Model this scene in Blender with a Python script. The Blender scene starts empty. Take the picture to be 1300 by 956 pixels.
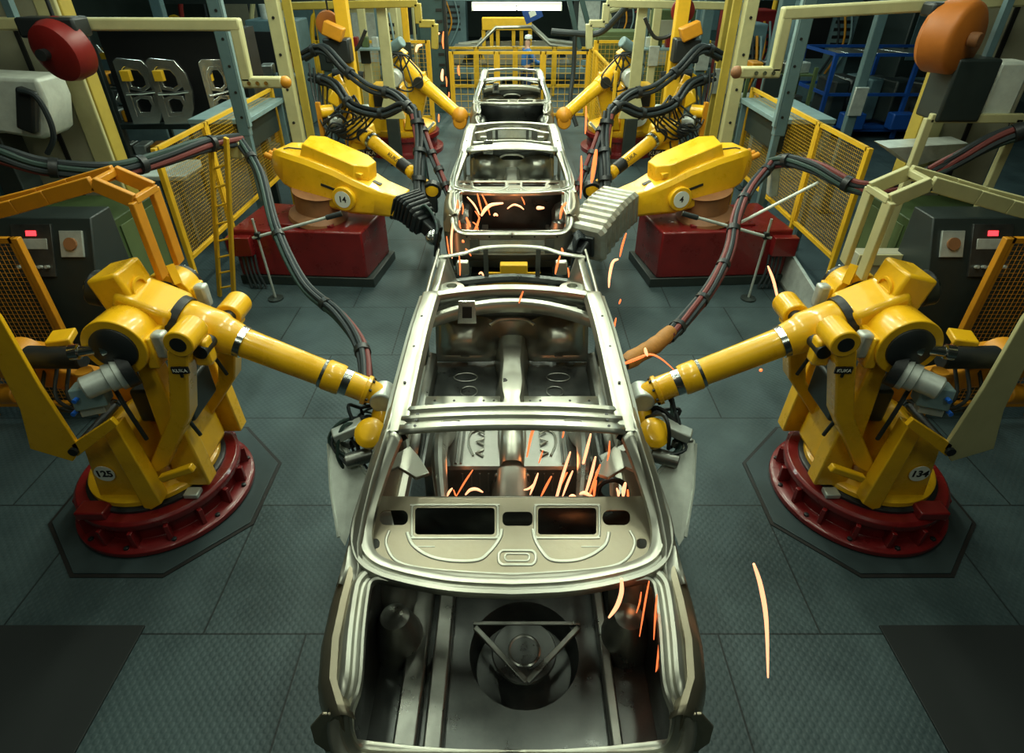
import bpy, bmesh, math, random
from mathutils import Vector, Matrix
random.seed(7)
C = bpy.context.scene
COL = C.collection
PI = math.pi
# ---------------------------------------------------------------- camera model (also used to measure positions)
TH = math.radians(33); F = 740.0; H = 3.42; CX, CY = 650.0, 433.0
S_, C_ = math.sin(TH), math.cos(TH)
SX = 1                                   # -1 builds the right-hand twin of a left-hand assembly
def ray(px, py):
    u = (px-CX)/F; v = (py-CY)/F
    return (u, C_-v*S_, -(S_+v*C_))
def U(px, py, y=None, z=None, x=None):   # a measured point of the photograph at a chosen real depth, height or side distance
    r = ray(px, py)
    if y is not None: t = y/r[1]
    elif z is not None: t = (z-H)/r[2]
    else: t = x/r[0]
    return Vector((r[0]*t, r[1]*t, H+r[2]*t))
V = Vector
cam = bpy.data.cameras.new('camera'); camo = bpy.data.objects.new('camera', cam); COL.objects.link(camo)
camo.location = (0, 0, H); camo.rotation_euler = (PI/2-TH, 0, 0)
cam.sensor_width = 36; cam.lens = F/1300*36; cam.shift_y = -(478-CY)/1300; cam.clip_start = .05; cam.clip_end = 200
C.camera = camo
C.view_settings.view_transform = 'Standard'; C.view_settings.look = 'None'; C.view_settings.gamma = 1
C.view_settings.exposure = 0; C.view_settings.use_curve_mapping = False
# ---------------------------------------------------------------- materials
def mat(name, col, metal=0, rough=.5, noise=0, nscale=6, bump=0, bscale=40, col2=None, emit=None, es=1, coat=0, spec=None, rvar=0):
    m = bpy.data.materials.new(name); m.use_nodes = True
    nt = m.node_tree; b = nt.nodes['Principled BSDF']
    b.inputs['Base Color'].default_value = (*col, 1); b.inputs['Metallic'].default_value = metal
    b.inputs['Roughness'].default_value = rough; b.inputs['Coat Weight'].default_value = coat
    if spec is not None: b.inputs['Specular IOR Level'].default_value = spec
    tc = nt.nodes.new('ShaderNodeTexCoord')
    if noise or rvar:
        n = nt.nodes.new('ShaderNodeTexNoise'); n.inputs['Scale'].default_value = nscale; n.inputs['Detail'].default_value = 6
        n.inputs['Roughness'].default_value = .65
        nt.links.new(tc.outputs['Object'], n.inputs['Vector'])
        if noise:
            r = nt.nodes.new('ShaderNodeValToRGB'); r.color_ramp.elements[0].position = .35; r.color_ramp.elements[1].position = .62
            c2 = col2 or tuple(c*.45 for c in col)
            r.color_ramp.elements[0].color = (*[a*(1-noise)+b2*noise for a, b2 in zip(col, c2)], 1)
            r.color_ramp.elements[1].color = (*col, 1)
            nt.links.new(n.outputs['Fac'], r.inputs['Fac']); nt.links.new(r.outputs['Color'], b.inputs['Base Color'])
        if rvar:
            mr = nt.nodes.new('ShaderNodeMapRange'); mr.inputs['To Min'].default_value = max(.05, rough-rvar); mr.inputs['To Max'].default_value = rough+rvar
            mr.inputs['From Min'].default_value = .3; mr.inputs['From Max'].default_value = .7
            nt.links.new(n.outputs['Fac'], mr.inputs['Value']); nt.links.new(mr.outputs['Result'], b.inputs['Roughness'])
    if bump:
        n2 = nt.nodes.new('ShaderNodeTexNoise'); n2.inputs['Scale'].default_value = bscale; n2.inputs['Detail'].default_value = 3
        bp = nt.nodes.new('ShaderNodeBump'); bp.inputs['Strength'].default_value = bump; bp.inputs['Distance'].default_value = .01
        nt.links.new(tc.outputs['Object'], n2.inputs['Vector']); nt.links.new(n2.outputs['Fac'], bp.inputs['Height']); nt.links.new(bp.outputs['Normal'], b.inputs['Normal'])
    if emit:
        b.inputs['Emission Color'].default_value = (*emit, 1); b.inputs['Emission Strength'].default_value = es
    return m
M = {}
M['yellow'] = mat('yellow_paint', (.92, .51, .010), rough=.32, noise=.22, nscale=5, col2=(.42, .17, .01), bump=.08, bscale=12, coat=.35, rvar=.1)
M['orange_yellow'] = mat('amber_paint', (.66, .27, .012), rough=.45, noise=.3, nscale=5)
M['fence_yellow'] = mat('fence_yellow_paint', (.80, .46, .02), rough=.45, noise=.2)
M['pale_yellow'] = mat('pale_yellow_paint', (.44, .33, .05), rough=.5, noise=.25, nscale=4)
M['cream'] = mat('cream_paint', (.52, .49, .25), rough=.5, noise=.25, nscale=4)
M['beige'] = mat('beige_panel', (.36, .35, .25), rough=.6, noise=.2, nscale=3)
M['red'] = mat('red_paint', (.19, .009, .010), rough=.33, noise=.45, nscale=5, col2=(.08, .006, .006), coat=.3, rvar=.12)
M['reel_red'] = mat('reel_red_paint', (.22, .014, .012), rough=.4, noise=.3)
M['orange'] = mat('orange_paint', (.50, .15, .018), rough=.5, noise=.3, nscale=3)
M['steel'] = mat('galvanised_sheet_steel', (.43, .44, .385), metal=.85, rough=.36, noise=.35, nscale=3, col2=(.32, .29, .21), rvar=.07, bump=.06, bscale=5)
M['steel_tan'] = mat('tan_oiled_steel', (.275, .25, .185), metal=.8, rough=.38, noise=.4, nscale=3, col2=(.2, .16, .10), rvar=.07, bump=.06)
M['steel_floor'] = mat('pressed_floor_steel', (.20, .205, .185), metal=.8, rough=.36, noise=.4, nscale=5, rvar=.08, bump=.15, bscale=8)
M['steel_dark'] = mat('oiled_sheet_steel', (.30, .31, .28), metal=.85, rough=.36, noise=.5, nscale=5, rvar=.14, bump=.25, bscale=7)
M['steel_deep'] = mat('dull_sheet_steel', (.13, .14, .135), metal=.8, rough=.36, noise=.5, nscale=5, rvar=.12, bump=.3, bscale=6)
M['silver'] = mat('bright_metal', (.72, .74, .70), metal=.95, rough=.25, noise=.3, nscale=8)
M['chrome'] = mat('machined_metal', (.55, .58, .56), metal=1, rough=.2)
M['alu'] = mat('cast_aluminium', (.58, .63, .58), metal=.45, rough=.45, noise=.4, nscale=9)
M['white_alu'] = mat('pale_cast_alloy', (.70, .76, .68), metal=.15, rough=.5, noise=.3, nscale=9)
M['bellow_silver'] = mat('silver_bellows_cloth', (.46, .48, .42), metal=.6, rough=.42, noise=.5, nscale=9, col2=(.28, .2, .1))
M['black'] = mat('black_rubber', (.014, .017, .018), rough=.42, bump=.2, bscale=30)
M['black_metal'] = mat('black_metal', (.02, .024, .025), rough=.4, metal=.2)
M['hose'] = mat('dark_hose', (.014, .022, .026), rough=.58)
M['hose_red'] = mat('dark_red_hose', (.15, .028, .025), rough=.6)
M['hose_green'] = mat('dark_green_hose', (.022, .05, .042), rough=.6)
M['bluegrey'] = mat('blue_grey_paint', (.10, .17, .185), rough=.5, noise=.35, nscale=4)
M['lightblue'] = mat('pale_blue_grey_paint', (.20, .30, .31), rough=.4, noise=.4, nscale=5)
M['teal_dark'] = mat('dark_teal_paint', (.035, .075, .075), rough=.5, noise=.3)
M['green'] = mat('green_cabinet_paint', (.045, .078, .024), rough=.55, noise=.3, nscale=3)
M['olive'] = mat('olive_paint', (.085, .125, .045), rough=.55, noise=.3, nscale=3)
M['cab_dark'] = mat('dark_cabinet_paint', (.022, .032, .03), rough=.45, noise=.3)
M['blue'] = mat('blue_paint', (.01, .07, .32), rough=.4, noise=.3)
M['blue_knob'] = mat('blue_plastic', (.02, .15, .7), rough=.3)
M['white'] = mat('white_enamel', (.80, .84, .76), rough=.4)
M['ink'] = mat('black_ink', (.01, .01, .01), rough=.5)
M['brown'] = mat('brown_casting', (.30, .13, .05), rough=.6, noise=.4)
M['leather'] = mat('tan_leather_sleeve', (.46, .20, .04), rough=.65, noise=.4, nscale=12, bump=.3)
M['spark'] = mat('glowing_spark', (1, .25, .08), emit=(1, .19, .05), es=1.5)
M['spark_hot'] = mat('white_hot_spark', (1, .6, .3), emit=(1, .40, .20), es=1.9)
M['tube'] = mat('fluorescent_tube', (1, 1, .9), emit=(.95, 1, .82), es=9)
M['led'] = mat('red_readout', (1, .05, .05), emit=(1, .03, .04), es=3)
M['skin'] = mat('skin', (.48, .28, .2), rough=.55)
M['overall'] = mat('blue_overall_cloth', (.03, .13, .36), rough=.8, noise=.2)
M['navy'] = mat('navy_trouser_cloth', (.02, .04, .10), rough=.8)
M['cap'] = mat('pale_cap_cloth', (.6, .68, .72), rough=.8)
M['wall'] = mat('hall_wall', (.05, .075, .065), rough=.8, noise=.5, nscale=.7)
def floor_mat():
    m = bpy.data.materials.new('tread_plate_floor'); m.use_nodes = True; nt = m.node_tree; b = nt.nodes['Principled BSDF']
    tc = nt.nodes.new('ShaderNodeTexCoord')
    def node(t, **k):
        n = nt.nodes.new(t)
        for a, v in k.items():
            if a in n.inputs: n.inputs[a].default_value = v
            else: setattr(n, a, v)
        return n
    n1 = node('ShaderNodeTexNoise', Scale=1.3, Detail=8.0, Roughness=.65); nt.links.new(tc.outputs['Object'], n1.inputs['Vector'])
    r = nt.nodes.new('ShaderNodeValToRGB'); r.color_ramp.elements[0].position = .3; r.color_ramp.elements[1].position = .72
    r.color_ramp.elements[0].color = (.030, .050, .056, 1); r.color_ramp.elements[1].color = (.074, .113, .120, 1)
    nt.links.new(n1.outputs['Fac'], r.inputs['Fac'])
    br = node('ShaderNodeTexBrick', Scale=1.0); br.offset = .5
    br.inputs['Brick Width'].default_value = 1.25; br.inputs['Row Height'].default_value = 1.0
    br.inputs['Mortar Size'].default_value = .006; br.inputs['Color1'].default_value = (1, 1, 1, 1); br.inputs['Color2'].default_value = (.86, .9, .9, 1)
    br.inputs['Mortar'].default_value = (.25, .25, .25, 1)
    nt.links.new(tc.outputs['Object'], br.inputs['Vector'])
    mx = nt.nodes.new('ShaderNodeMixRGB'); mx.blend_type = 'MULTIPLY'; mx.inputs['Fac'].default_value = 1
    nt.links.new(r.outputs['Color'], mx.inputs[1]); nt.links.new(br.outputs['Color'], mx.inputs[2]); nt.links.new(mx.outputs[0], b.inputs['Base Color'])
    # raised tread pips: two crossed wave textures
    mp = node('ShaderNodeMapping'); mp.inputs['Rotation'].default_value = (0, 0, PI/4); mp.inputs['Scale'].default_value = (26, 26, 26)
    nt.links.new(tc.outputs['Object'], mp.inputs['Vector'])
    ck = node('ShaderNodeTexVoronoi', Scale=1.0, Randomness=0.0); nt.links.new(mp.outputs['Vector'], ck.inputs['Vector'])
    mr = node('ShaderNodeMapRange'); mr.inputs['From Min'].default_value = .2; mr.inputs['From Max'].default_value = .45; mr.inputs['To Min'].default_value = 1; mr.inputs['To Max'].default_value = 0
    nt.links.new(ck.outputs['Distance'], mr.inputs['Value'])
    bp = node('ShaderNodeBump', Strength=.3, Distance=.004)
    nt.links.new(mr.outputs['Result'], bp.inputs['Height']); nt.links.new(bp.outputs['Normal'], b.inputs['Normal'])
    rr = node('ShaderNodeMapRange'); rr.inputs['To Min'].default_value = .38; rr.inputs['To Max'].default_value = .62
    nt.links.new(n1.outputs['Fac'], rr.inputs['Value']); nt.links.new(rr.outputs['Result'], b.inputs['Roughness'])
    b.inputs['Metallic'].default_value = .25
    return m
M['floor'] = floor_mat()
M['plate'] = mat('steel_floor_plate', (.042, .065, .07), rough=.45, metal=.25, noise=.4, nscale=3)
M['mat_black'] = mat('black_rubber_mat', (.008, .012, .013), rough=.7)
# ---------------------------------------------------------------- object helpers
def link(o): COL.objects.link(o); return o
def tag(o, label, cat, group=None):
    o['label'] = label; o['category'] = cat
    if group: o['group'] = group
    return o
def thing(name, label, cat, loc=(0, 0, 0), group=None):
    o = link(bpy.data.objects.new(name, None)); o.location = (loc[0]*SX, loc[1], loc[2]); o.empty_display_size = .1
    return tag(o, label, cat, group)
def struct(o): o['kind'] = 'structure'; return o
def rootloc(p):
    while p.parent: p = p.parent
    return p.location.copy()
def perp(d):
    d = d.normalized(); a = V((0, 0, 1)) if abs(d.z) < .9 else V((0, 1, 0))
    u = d.cross(a).normalized(); return u, d.cross(u).normalized()
class MB:
    def __init__(s): s.v = []; s.f = []
    def add(s, vs, fs):
        k = len(s.v); s.v += [V(p) for p in vs]; s.f += [tuple(i+k for i in f) for f in fs]; return s
    def box(s, c, size, rz=0, rx=0, ry=0):
        R = Matrix.Rotation(rz, 3, 'Z') @ Matrix.Rotation(ry, 3, 'Y') @ Matrix.Rotation(rx, 3, 'X'); c = V(c); a, b, d = [q/2 for q in size]
        vs = [c+R@V((x*a, y*b, z*d)) for x in (-1, 1) for y in (-1, 1) for z in (-1, 1)]
        return s.add(vs, [(0, 1, 3, 2), (4, 6, 7, 5), (0, 4, 5, 1), (2, 3, 7, 6), (0, 2, 6, 4), (1, 5, 7, 3)])
    def bb(s, x0, x1, y0, y1, z0, z1): return s.box(((x0+x1)/2, (y0+y1)/2, (z0+z1)/2), (abs(x1-x0), abs(y1-y0), abs(z1-z0)))
    def beam(s, p, q, w, h=None, up=(0, 0, 1)):
        p, q = V(p), V(q); h = h or w; d = (q-p).normalized(); up = V(up)
        if abs(d.dot(up)) > .98: up = V((0, 1, 0))
        u = d.cross(up).normalized(); n = u.cross(d).normalized()
        vs = [e+u*(a*w/2)+n*(b*h/2) for e in (p, q) for a, b in ((-1, -1), (1, -1), (1, 1), (-1, 1))]
        return s.add(vs, [(0, 1, 2, 3), (7, 6, 5, 4), (0, 4, 5, 1), (1, 5, 6, 2), (2, 6, 7, 3), (3, 7, 4, 0)])
    def lathe(s, c, axis, prof, n=28, caps=True):
        c = V(c); ax = V(axis).normalized(); u, w = perp(ax); vs = []
        for r, h in prof:
            for i in range(n):
                a = 2*PI*i/n; vs.append(c+ax*h+u*(r*math.cos(a))+w*(r*math.sin(a)))
        fs = [(k*n+i, k*n+(i+1) % n, (k+1)*n+(i+1) % n, (k+1)*n+i) for k in range(len(prof)-1) for i in range(n)]
        if caps: fs += [tuple(range(n)), tuple(range((len(prof)-1)*n, len(prof)*n))[::-1]]
        return s.add(vs, fs)
    def cyl(s, p, q, r, r2=None, n=24):
        p, q = V(p), V(q); return s.lathe(p, q-p, [(r, 0), (r if r2 is None else r2, (q-p).length)], n)
    def ring(s, p, q, ro, ri, n=28):
        p, q = V(p), V(q); L = (q-p).length; ax = (q-p)/L; u, w = perp(ax); vs = []
        for r, h in ((ri, 0), (ro, 0), (ro, L), (ri, L)):
            for i in range(n):
                a = 2*PI*i/n; vs.append(p+ax*h+u*(r*math.cos(a))+w*(r*math.sin(a)))
        return s.add(vs, [(k*n+i, k*n+(i+1) % n, ((k+1) % 4)*n+(i+1) % n, ((k+1) % 4)*n+i) for k in range(4) for i in range(n)])
    def ball(s, c, r, n=16, sq=(1, 1, 1)):
        c = V(c); m = n//2; vs = [c+V((0, 0, r*sq[2]))]
        for k in range(1, m):
            a = PI*k/m
            for i in range(n):
                b = 2*PI*i/n; vs.append(c+V((r*sq[0]*math.sin(a)*math.cos(b), r*sq[1]*math.sin(a)*math.sin(b), r*sq[2]*math.cos(a))))
        vs.append(c-V((0, 0, r*sq[2]))); e = len(vs)-1
        fs = [(0, 1+i, 1+(i+1) % n) for i in range(n)] + [(e, e-n+(i+1) % n, e-n+i) for i in range(n)]
        fs += [(1+(k-1)*n+i, 1+k*n+i, 1+k*n+(i+1) % n, 1+(k-1)*n+(i+1) % n) for k in range(1, m-1) for i in range(n)]
        return s.add(vs, fs)
    def tube(s, path, r, n=8, closed=False, flat=1, upv=None):
        P = [V(p) for p in path]; N = len(P); rs = r if isinstance(r, (list, tuple)) else [r]*N
        T = []
        for i in range(N):
            if closed: d = P[(i+1) % N]-P[i-1]
            else: d = P[min(i+1, N-1)]-P[max(i-1, 0)]
            T.append(d.normalized())
        u = perp(T[0])[0] if upv is None else V(upv)
        vs = []
        for i in range(N):
            if upv is not None: u = V(upv)
            u = (u-T[i]*u.dot(T[i])).normalized(); w = T[i].cross(u)
            for k in range(n):
                a = 2*PI*k/n; vs.append(P[i]+w*(rs[i]*math.cos(a))+u*(rs[i]*flat*math.sin(a)))
        fs = [(i*n+k, i*n+(k+1) % n, ((i+1) % N)*n+(k+1) % n, ((i+1) % N)*n+k) for i in range(N if closed else N-1) for k in range(n)]
        if not closed: fs += [tuple(range(n))[::-1], tuple(range((N-1)*n, N*n))]
        return s.add(vs, fs)
    def prism(s, poly, vec):
        n = len(poly); vec = V(vec); vs = [V(p) for p in poly]; vs += [p+vec for p in vs[:n]]
        return s.add(vs, [tuple(range(n)), tuple(range(n, 2*n))[::-1]]+[(i, (i+1) % n, n+(i+1) % n, n+i) for i in range(n)])
    def pp(s, pix, Y, depth): # outline measured at distance Y, given a real depth
        return s.prism([U(a, b, y=Y) for a, b in pix], (0, depth, 0))
    def loft(s, rows, closed=False):
        n = len(rows[0]); m = n if closed else n-1; vs = [p for r in rows for p in r]
        return s.add(vs, [(k*n+i, k*n+(i+1) % n, (k+1)*n+(i+1) % n, (k+1)*n+i) for k in range(len(rows)-1) for i in range(m)])
    def build(s, name, m, parent=None, bev=0, solid=0, sub=0, ang=35):
        loc = rootloc(parent) if parent else V((0, 0, 0))
        me = bpy.data.meshes.new(name); me.from_pydata([V((p.x*SX, p.y, p.z))-loc for p in s.v], [], s.f)
        bm = bmesh.new(); bm.from_mesh(me); bmesh.ops.recalc_face_normals(bm, faces=bm.faces); bm.to_mesh(me); bm.free()
        me.shade_smooth(); me.set_sharp_from_angle(angle=math.radians(ang))
        me.materials.append(M[m] if isinstance(m, str) else m)
        o = link(bpy.data.objects.new(name, me))
        if solid: d = o.modifiers.new('solid', 'SOLIDIFY'); d.thickness = solid; d.offset = 0
        if bev: d = o.modifiers.new('bevel', 'BEVEL'); d.width = bev; d.segments = 2; d.limit_method = 'ANGLE'; d.angle_limit = math.radians(40); d.harden_normals = False
        if sub: d = o.modifiers.new('subdivision', 'SUBSURF'); d.levels = sub; d.render_levels = sub
        if parent: o.parent = parent
        return o
def cr(pts, k=6, closed=False): # smooth curve through points
    P = [V(p) for p in pts]; n = len(P); out = []
    for i in range(n if closed else n-1):
        a = P[i-1] if (i or closed) else P[0]; b = P[i]; c = P[(i+1) % n]; d = P[(i+2) % n] if (closed or i+2 < n) else P[n-1]
        for j in range(k):
            t = j/k; out.append(.5*((2*b)+(c-a)*t+(2*a-5*b+4*c-d)*t*t+(3*b-a-3*c+d)*t*t*t))
    if not closed: out.append(P[-1])
    return out
def plate(outline, holes, z, th, curve_k=1):
    """flat sheet with holes, lying horizontally: returns an MB"""
    cu = bpy.data.curves.new('tmp', 'CURVE'); cu.dimensions = '2D'; cu.fill_mode = 'BOTH'; cu.extrude = th/2
    for loop in [outline]+holes:
        sp = cu.splines.new('POLY'); sp.points.add(len(loop)-1); sp.use_cyclic_u = True
        for i, p in enumerate(loop): sp.points[i].co = (p[0], p[1], 0, 1)
    ob = bpy.data.objects.new('tmp', cu); COL.objects.link(ob); dg = bpy.context.evaluated_depsgraph_get(); dg.update()
    me = ob.evaluated_get(dg).to_mesh(); b = MB().add([V((v.co.x, v.co.y, v.co.z+z)) for v in me.vertices], [tuple(p.vertices) for p in me.polygons])
    ob.evaluated_get(dg).to_mesh_clear(); bpy.data.objects.remove(ob); bpy.data.curves.remove(cu); return b
def text(body, size, pos, right, up, parent, name='lettering', m='ink', shear=0, bold=0):
    """raised lettering centred on pos; right/up give its plane"""
    cu = bpy.data.curves.new('tmp', 'FONT'); cu.body = body; cu.size = size; cu.align_x = 'CENTER'; cu.align_y = 'CENTER'; cu.extrude = .0015; cu.shear = shear; cu.offset = bold
    ob = bpy.data.objects.new('tmp', cu); COL.objects.link(ob); dg = bpy.context.evaluated_depsgraph_get(); dg.update()
    me = ob.evaluated_get(dg).to_mesh(); r = V(right).normalized(); u = V(up); u = (u-r*u.dot(r)).normalized(); n = r.cross(u)
    global SX; sx = SX; SX = 1
    b = MB().add([V(pos)+r*v.co.x+u*v.co.y+n*v.co.z for v in me.vertices], [tuple(p.vertices) for p in me.polygons])
    ob.evaluated_get(dg).to_mesh_clear(); bpy.data.objects.remove(ob); bpy.data.curves.remove(cu)
    o = b.build(name, m, parent); SX = sx; return o
def copy_tree(o, off, parent=None):
    c = o.copy(); COL.objects.link(c); c.parent = parent
    if parent is None: c.location = o.location+V(off)
    for ch in list(o.children): copy_tree(ch, off, c)
    return c
def mirror(p): p = V(p); return V((p.x*SX, p.y, p.z))
def badge(center, r, facing, num, parent, size, tilt=0):
    """white round number plate lying on a surface whose outward direction is facing (world space)"""
    c = V(center); n = V(facing).normalized(); global SX; sx = SX; SX = 1
    d = MB().cyl(c, c+n*.006, r, n=32).build('number_plate', 'white', parent); SX = sx
    right = V((0, 0, 1)).cross(n).normalized(); up = n.cross(right)
    right = (Matrix.Rotation(tilt, 3, n) @ right)
    t = text(num, size, c+n*.0075, right, n.cross(right), d, bold=.002)
    return d
# ---------------------------------------------------------------- setting
X0, X1, Y0, Y1, ZC = -15, 15, -6, 36, 8
struct(MB().bb(X0, X1, Y0, Y1, -.1, 0).build('floor', 'floor'))
struct(MB().bb(X0, X1, Y1, Y1+.2, 0, ZC).build('wall_back', 'wall'))
struct(MB().bb(X0-.2, X0, Y0, Y1, 0, ZC).build('wall_left', 'wall'))
struct(MB().bb(X1, X1+.2, Y0, Y1, 0, ZC).build('wall_right', 'wall'))
struct(MB().bb(X0, X1, Y0-.2, Y0, 0, ZC).build('wall_rear', 'wall'))
struct(MB().bb(X0, X1, Y0, Y1, ZC, ZC+.2).build('ceiling', 'wall'))
for SX in (1, -1):
    side = 'left' if SX == 1 else 'right'
    t = MB().bb(-3.9, -2.25, 1.0, 2.05, .001, .014).build('rubber_mat', 'mat_black', bev=.004)
    tag(t, f'black rubber floor mat in the near {side} corner in front of the red robot base', 'mat')
SX = 1
# ---------------------------------------------------------------- car bodies
def build_car():
    A = thing('unfinished_car', 'nearest bare steel car body shell without roof, boot opening towards the viewer', 'car body', (0, 3.2, 0), 'bare car body shells on the line')
    # --- body sides
    for s in (-1, 1):
        rows = []
        for Y in (1.04, 1.08, 1.16, 1.3, 1.45, 1.6, 1.75, 1.85, 1.95, 2.1, 2.25, 2.4, 2.6, 2.8, 2.95):
            zt = 1.12+.08*min(1, (Y-1.04)/.45) if Y < 1.5 else 1.2-.1*(Y-1.5)/1.45
            inn = max(0, (1.2-Y))*.55
            ar = (Y-1.85)/.36; bot = .40+(math.sqrt(1-ar*ar)*.36 if abs(ar) < 1 else 0)
            prof = [(.665, zt-.035), (.69, zt-.005), (.715, zt), (.745, zt-.02), (.77, zt-.07), (.785, zt-.18), (.79, .86), (.788, max(.78, bot)), (.775, max(.6, bot)), (.75, bot), (.72, bot)]
            rows.append([V((s*(x-inn), Y, z)) for x, z in prof])
        MB().loft(rows).build('quarter_panel', 'steel_tan', A, solid=.004)
        # roof rail with C pillar and A pillar
        path = cr([(.60, 2.16, 1.49), (.60, 2.35, 1.515), (.60, 2.6, 1.525), (.60, 3.1, 1.53), (.595, 3.5, 1.51), (.61, 3.68, 1.45), (.66, 4.1, 1.2), (.70, 4.38, 1.03)], 4)
        rows = []
        for p in path:
            w = .062 if p.y > 2.2 else .05
            if p.y > 3.75: w = .045
            prof = [(-w-.022, -.05), (-w-.006, -.006), (-w+.008, .0), (-w*.2, .004), (w*.42, .002), (w*.56, -.006), (w*.66, -.03), (w*.98, -.034), (w*1.02, -.05), (w*.9, -.08), (-w*.5, -.08)]
            rows.append([V((s*(p.x-.012+a), p.y, p.z+b)) for a, b in prof])
        rl = MB().loft(rows, closed=True).build('roof_rail', 'steel', A, ang=22)
        for Y in (2.5, 2.85, 3.2): MB().cyl((s*.575, Y, 1.528), (s*.575, Y, 1.536), .008, n=8).build('round_hole', 'ink', rl)
        # C pillar: from the rear window frame rolling outwards to the belt
        r2 = []
        for Y, xi, zi in ((1.52, .655, 1.185), (1.60, .655, 1.20), (1.70, .675, 1.235), (1.82, .668, 1.29), (1.95, .645, 1.375), (2.08, .612, 1.46), (2.18, .595, 1.50), (2.34, .585, 1.515)):
            zt = 1.2-.1*(Y-1.5)/1.45; h = max(.0, zi-zt)
            r2.append([V((s*x, Y, z)) for x, z in ((xi, zi-.01), (xi+.02, zi), (min(.72, xi+.05), zi-.012-.05*h), (min(.735, xi+.075), zt+h*.55), (.745, zt+h*.2), (.752, zt-.02))])
        MB().loft(r2).build('rear_pillar', 'steel', A, solid=.004)
        b = MB(); b.tube([(s*.70, 2.4, .42), (s*.745, 2.6, .44), (s*.745, 4.2, .44)], .055, 8); b.build('rocker', 'steel', A)
        b = MB(); b.loft([[V((s*x, y+dy, z)) for x, y, z in ((.75, 2.97, .45), (.76, 2.97, .9), (.735, 2.97, 1.12), (.62, 2.97, 1.47))] for dy in (-.06, .06)]); b.build('centre_pillar', 'steel', A, solid=.03)
        b = MB(); b.loft([[V((s*x, y+dy, z)) for x, y, z in ((.75, 4.2, .45), (.75, 4.22, .8), (.715, 4.32, 1.05))] for dy in (-.07, .07)]); b.build('hinge_pillar', 'steel', A, solid=.04)
        # front inner wing and strut tower
        b = MB(); b.loft([[V((s*.72, y, z)) for y, z in ((4.35, 1.0), (4.8, .97), (5.2, .95), (5.48, .92))], [V((s*.66, y, z)) for y, z in ((4.35, .99), (4.8, .96), (5.2, .94), (5.48, .91))], [V((s*.58, y, z)) for y, z in ((4.35, .72), (4.8, .74), (5.2, .70), (5.48, .62))], [V((s*.52, y, z)) for y, z in ((4.35, .45), (4.8, .6), (5.2, .55), (5.48, .48))]])
        b.build('inner_wing', 'steel', A, solid=.004)
        MB().tube([(s*.735, 4.3, 1.03), (s*.745, 4.8, 1.0), (s*.75, 5.5, .955)], .014, 8).build('wing_flange', 'steel', A)
        b = MB(); b.lathe((s*.55, 4.75, .6), (0, 0, 1), [(.15, 0), (.13, .25), (.115, .32), (.05, .34), (.045, .30)], 20); b.build('strut_tower', 'steel', A)
        b = MB(); b.beam((s*.42, 4.3, .5), (s*.42, 5.5, .52), .08, .1); b.build('front_chassis_rail', 'steel_dark', A, bev=.006)
        MB().bb(s*.50-.06, s*.50+.06, 5.36, 5.44, .74, .88).build('headlamp_bracket', 'steel', A, bev=.01)
        # rear wheel arch inner shell seen through the rear window
        rows = []
        for k in range(9):
            a = PI*k/8; rows.append([V((s*x, 2.02-.37*math.cos(a)*f, .44+.46*math.sin(a)*f)) for x, f in ((.74, 1), (.60, 1), (.54, .93), (.50, .75))])
        MB().loft(rows).build('rear_wheel_arch', 'steel_dark', A, solid=.004)
        b = MB(); b.prism([U(a, c, z=.95) for a, c in ((482, 588), (520, 566), (531, 578), (545, 600), (528, 606), (505, 592), (486, 600))], (0, 0, -.025))
        if s == 1: b.v = [V((-p.x, p.y, p.z)) for p in b.v]
        b.build('corner_gusset', 'steel', A, bev=.004)
        b = MB(); b.tube(cr([(s*.44, 3.25, .5), (s*.47, 2.95, .72), (s*.45, 2.62, .86), (s*.40, 2.3, .80)], 5), [.07+.03*math.sin(i/15*PI) for i in range(16)], 12, flat=.5, upv=(1, 0, 0)); b.build('seat_side_bracket', 'steel_dark', A)
    # --- roof headers
    def cross(name, Y0, Y1, hw, z, crown, prof, m='steel', arc=0):
        rows = []
        for f, dz in prof:
            row = []
            for k in range(17):
                q = -1+2*k/16; row.append(V((q*hw, Y0+(Y1-Y0)*f+arc*(1-q*q), z+dz+crown*(1-q*q))))
            rows.append(row)
        return MB().loft(rows).build(name, m, A, solid=.004)
    hd = cross('rear_roof_header', 2.14, 2.34, .555, 1.505, .03, [(0, -.022), (.02, -.012), (.08, 0), (.22, .002), (.28, -.014), (.4, -.016), (.46, .0), (.55, .002), (.62, -.016), (.74, -.018), (.8, .0), (.93, .0), (.98, -.015), (1, -.03)])
    for s in (-1, 1):
        for k in range(3): MB().cyl((s*.475, 2.17+.045*k, 1.512), (s*.475, 2.17+.045*k, 1.5165), .0085, n=12).build('round_hole', 'ink', hd)
        MB().tube(cr([(s*.34, 2.17, 1.521), (s*.34, 2.2, 1.521), (s*.26, 2.2, 1.524), (s*.26, 2.17, 1.524)], 3, True), .004, 6, True).build('pressed_tab', 'steel', hd)
    cross('front_roof_header', 3.56, 3.70, .58, 1.47, .03, [(0, -.04), (.05, 0), (.35, .008), (.5, -.01), (.7, -.012), (.95, -.03), (1, -.06)], arc=.06)
    cross('dash_crossmember', 4.0, 4.09, .64, 1.04, .03, [(0, -.09), (.04, -.02), (.2, 0), (.8, 0), (1, -.03)], arc=.20)
    cross('windscreen_base', 4.30, 4.42, .68, 1.02, .02, [(0, -.06), (.1, 0), (.4, .0), (.5, -.02), (.8, -.02), (1, -.08)], arc=.18)
    cross('plenum_panel', 4.46, 4.62, .60, .93, .01, [(0, 0), (.15, .01), (.2, -.03), (.6, -.05), (.65, .0), (1, .0)], arc=.06, m='steel_dark')
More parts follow.
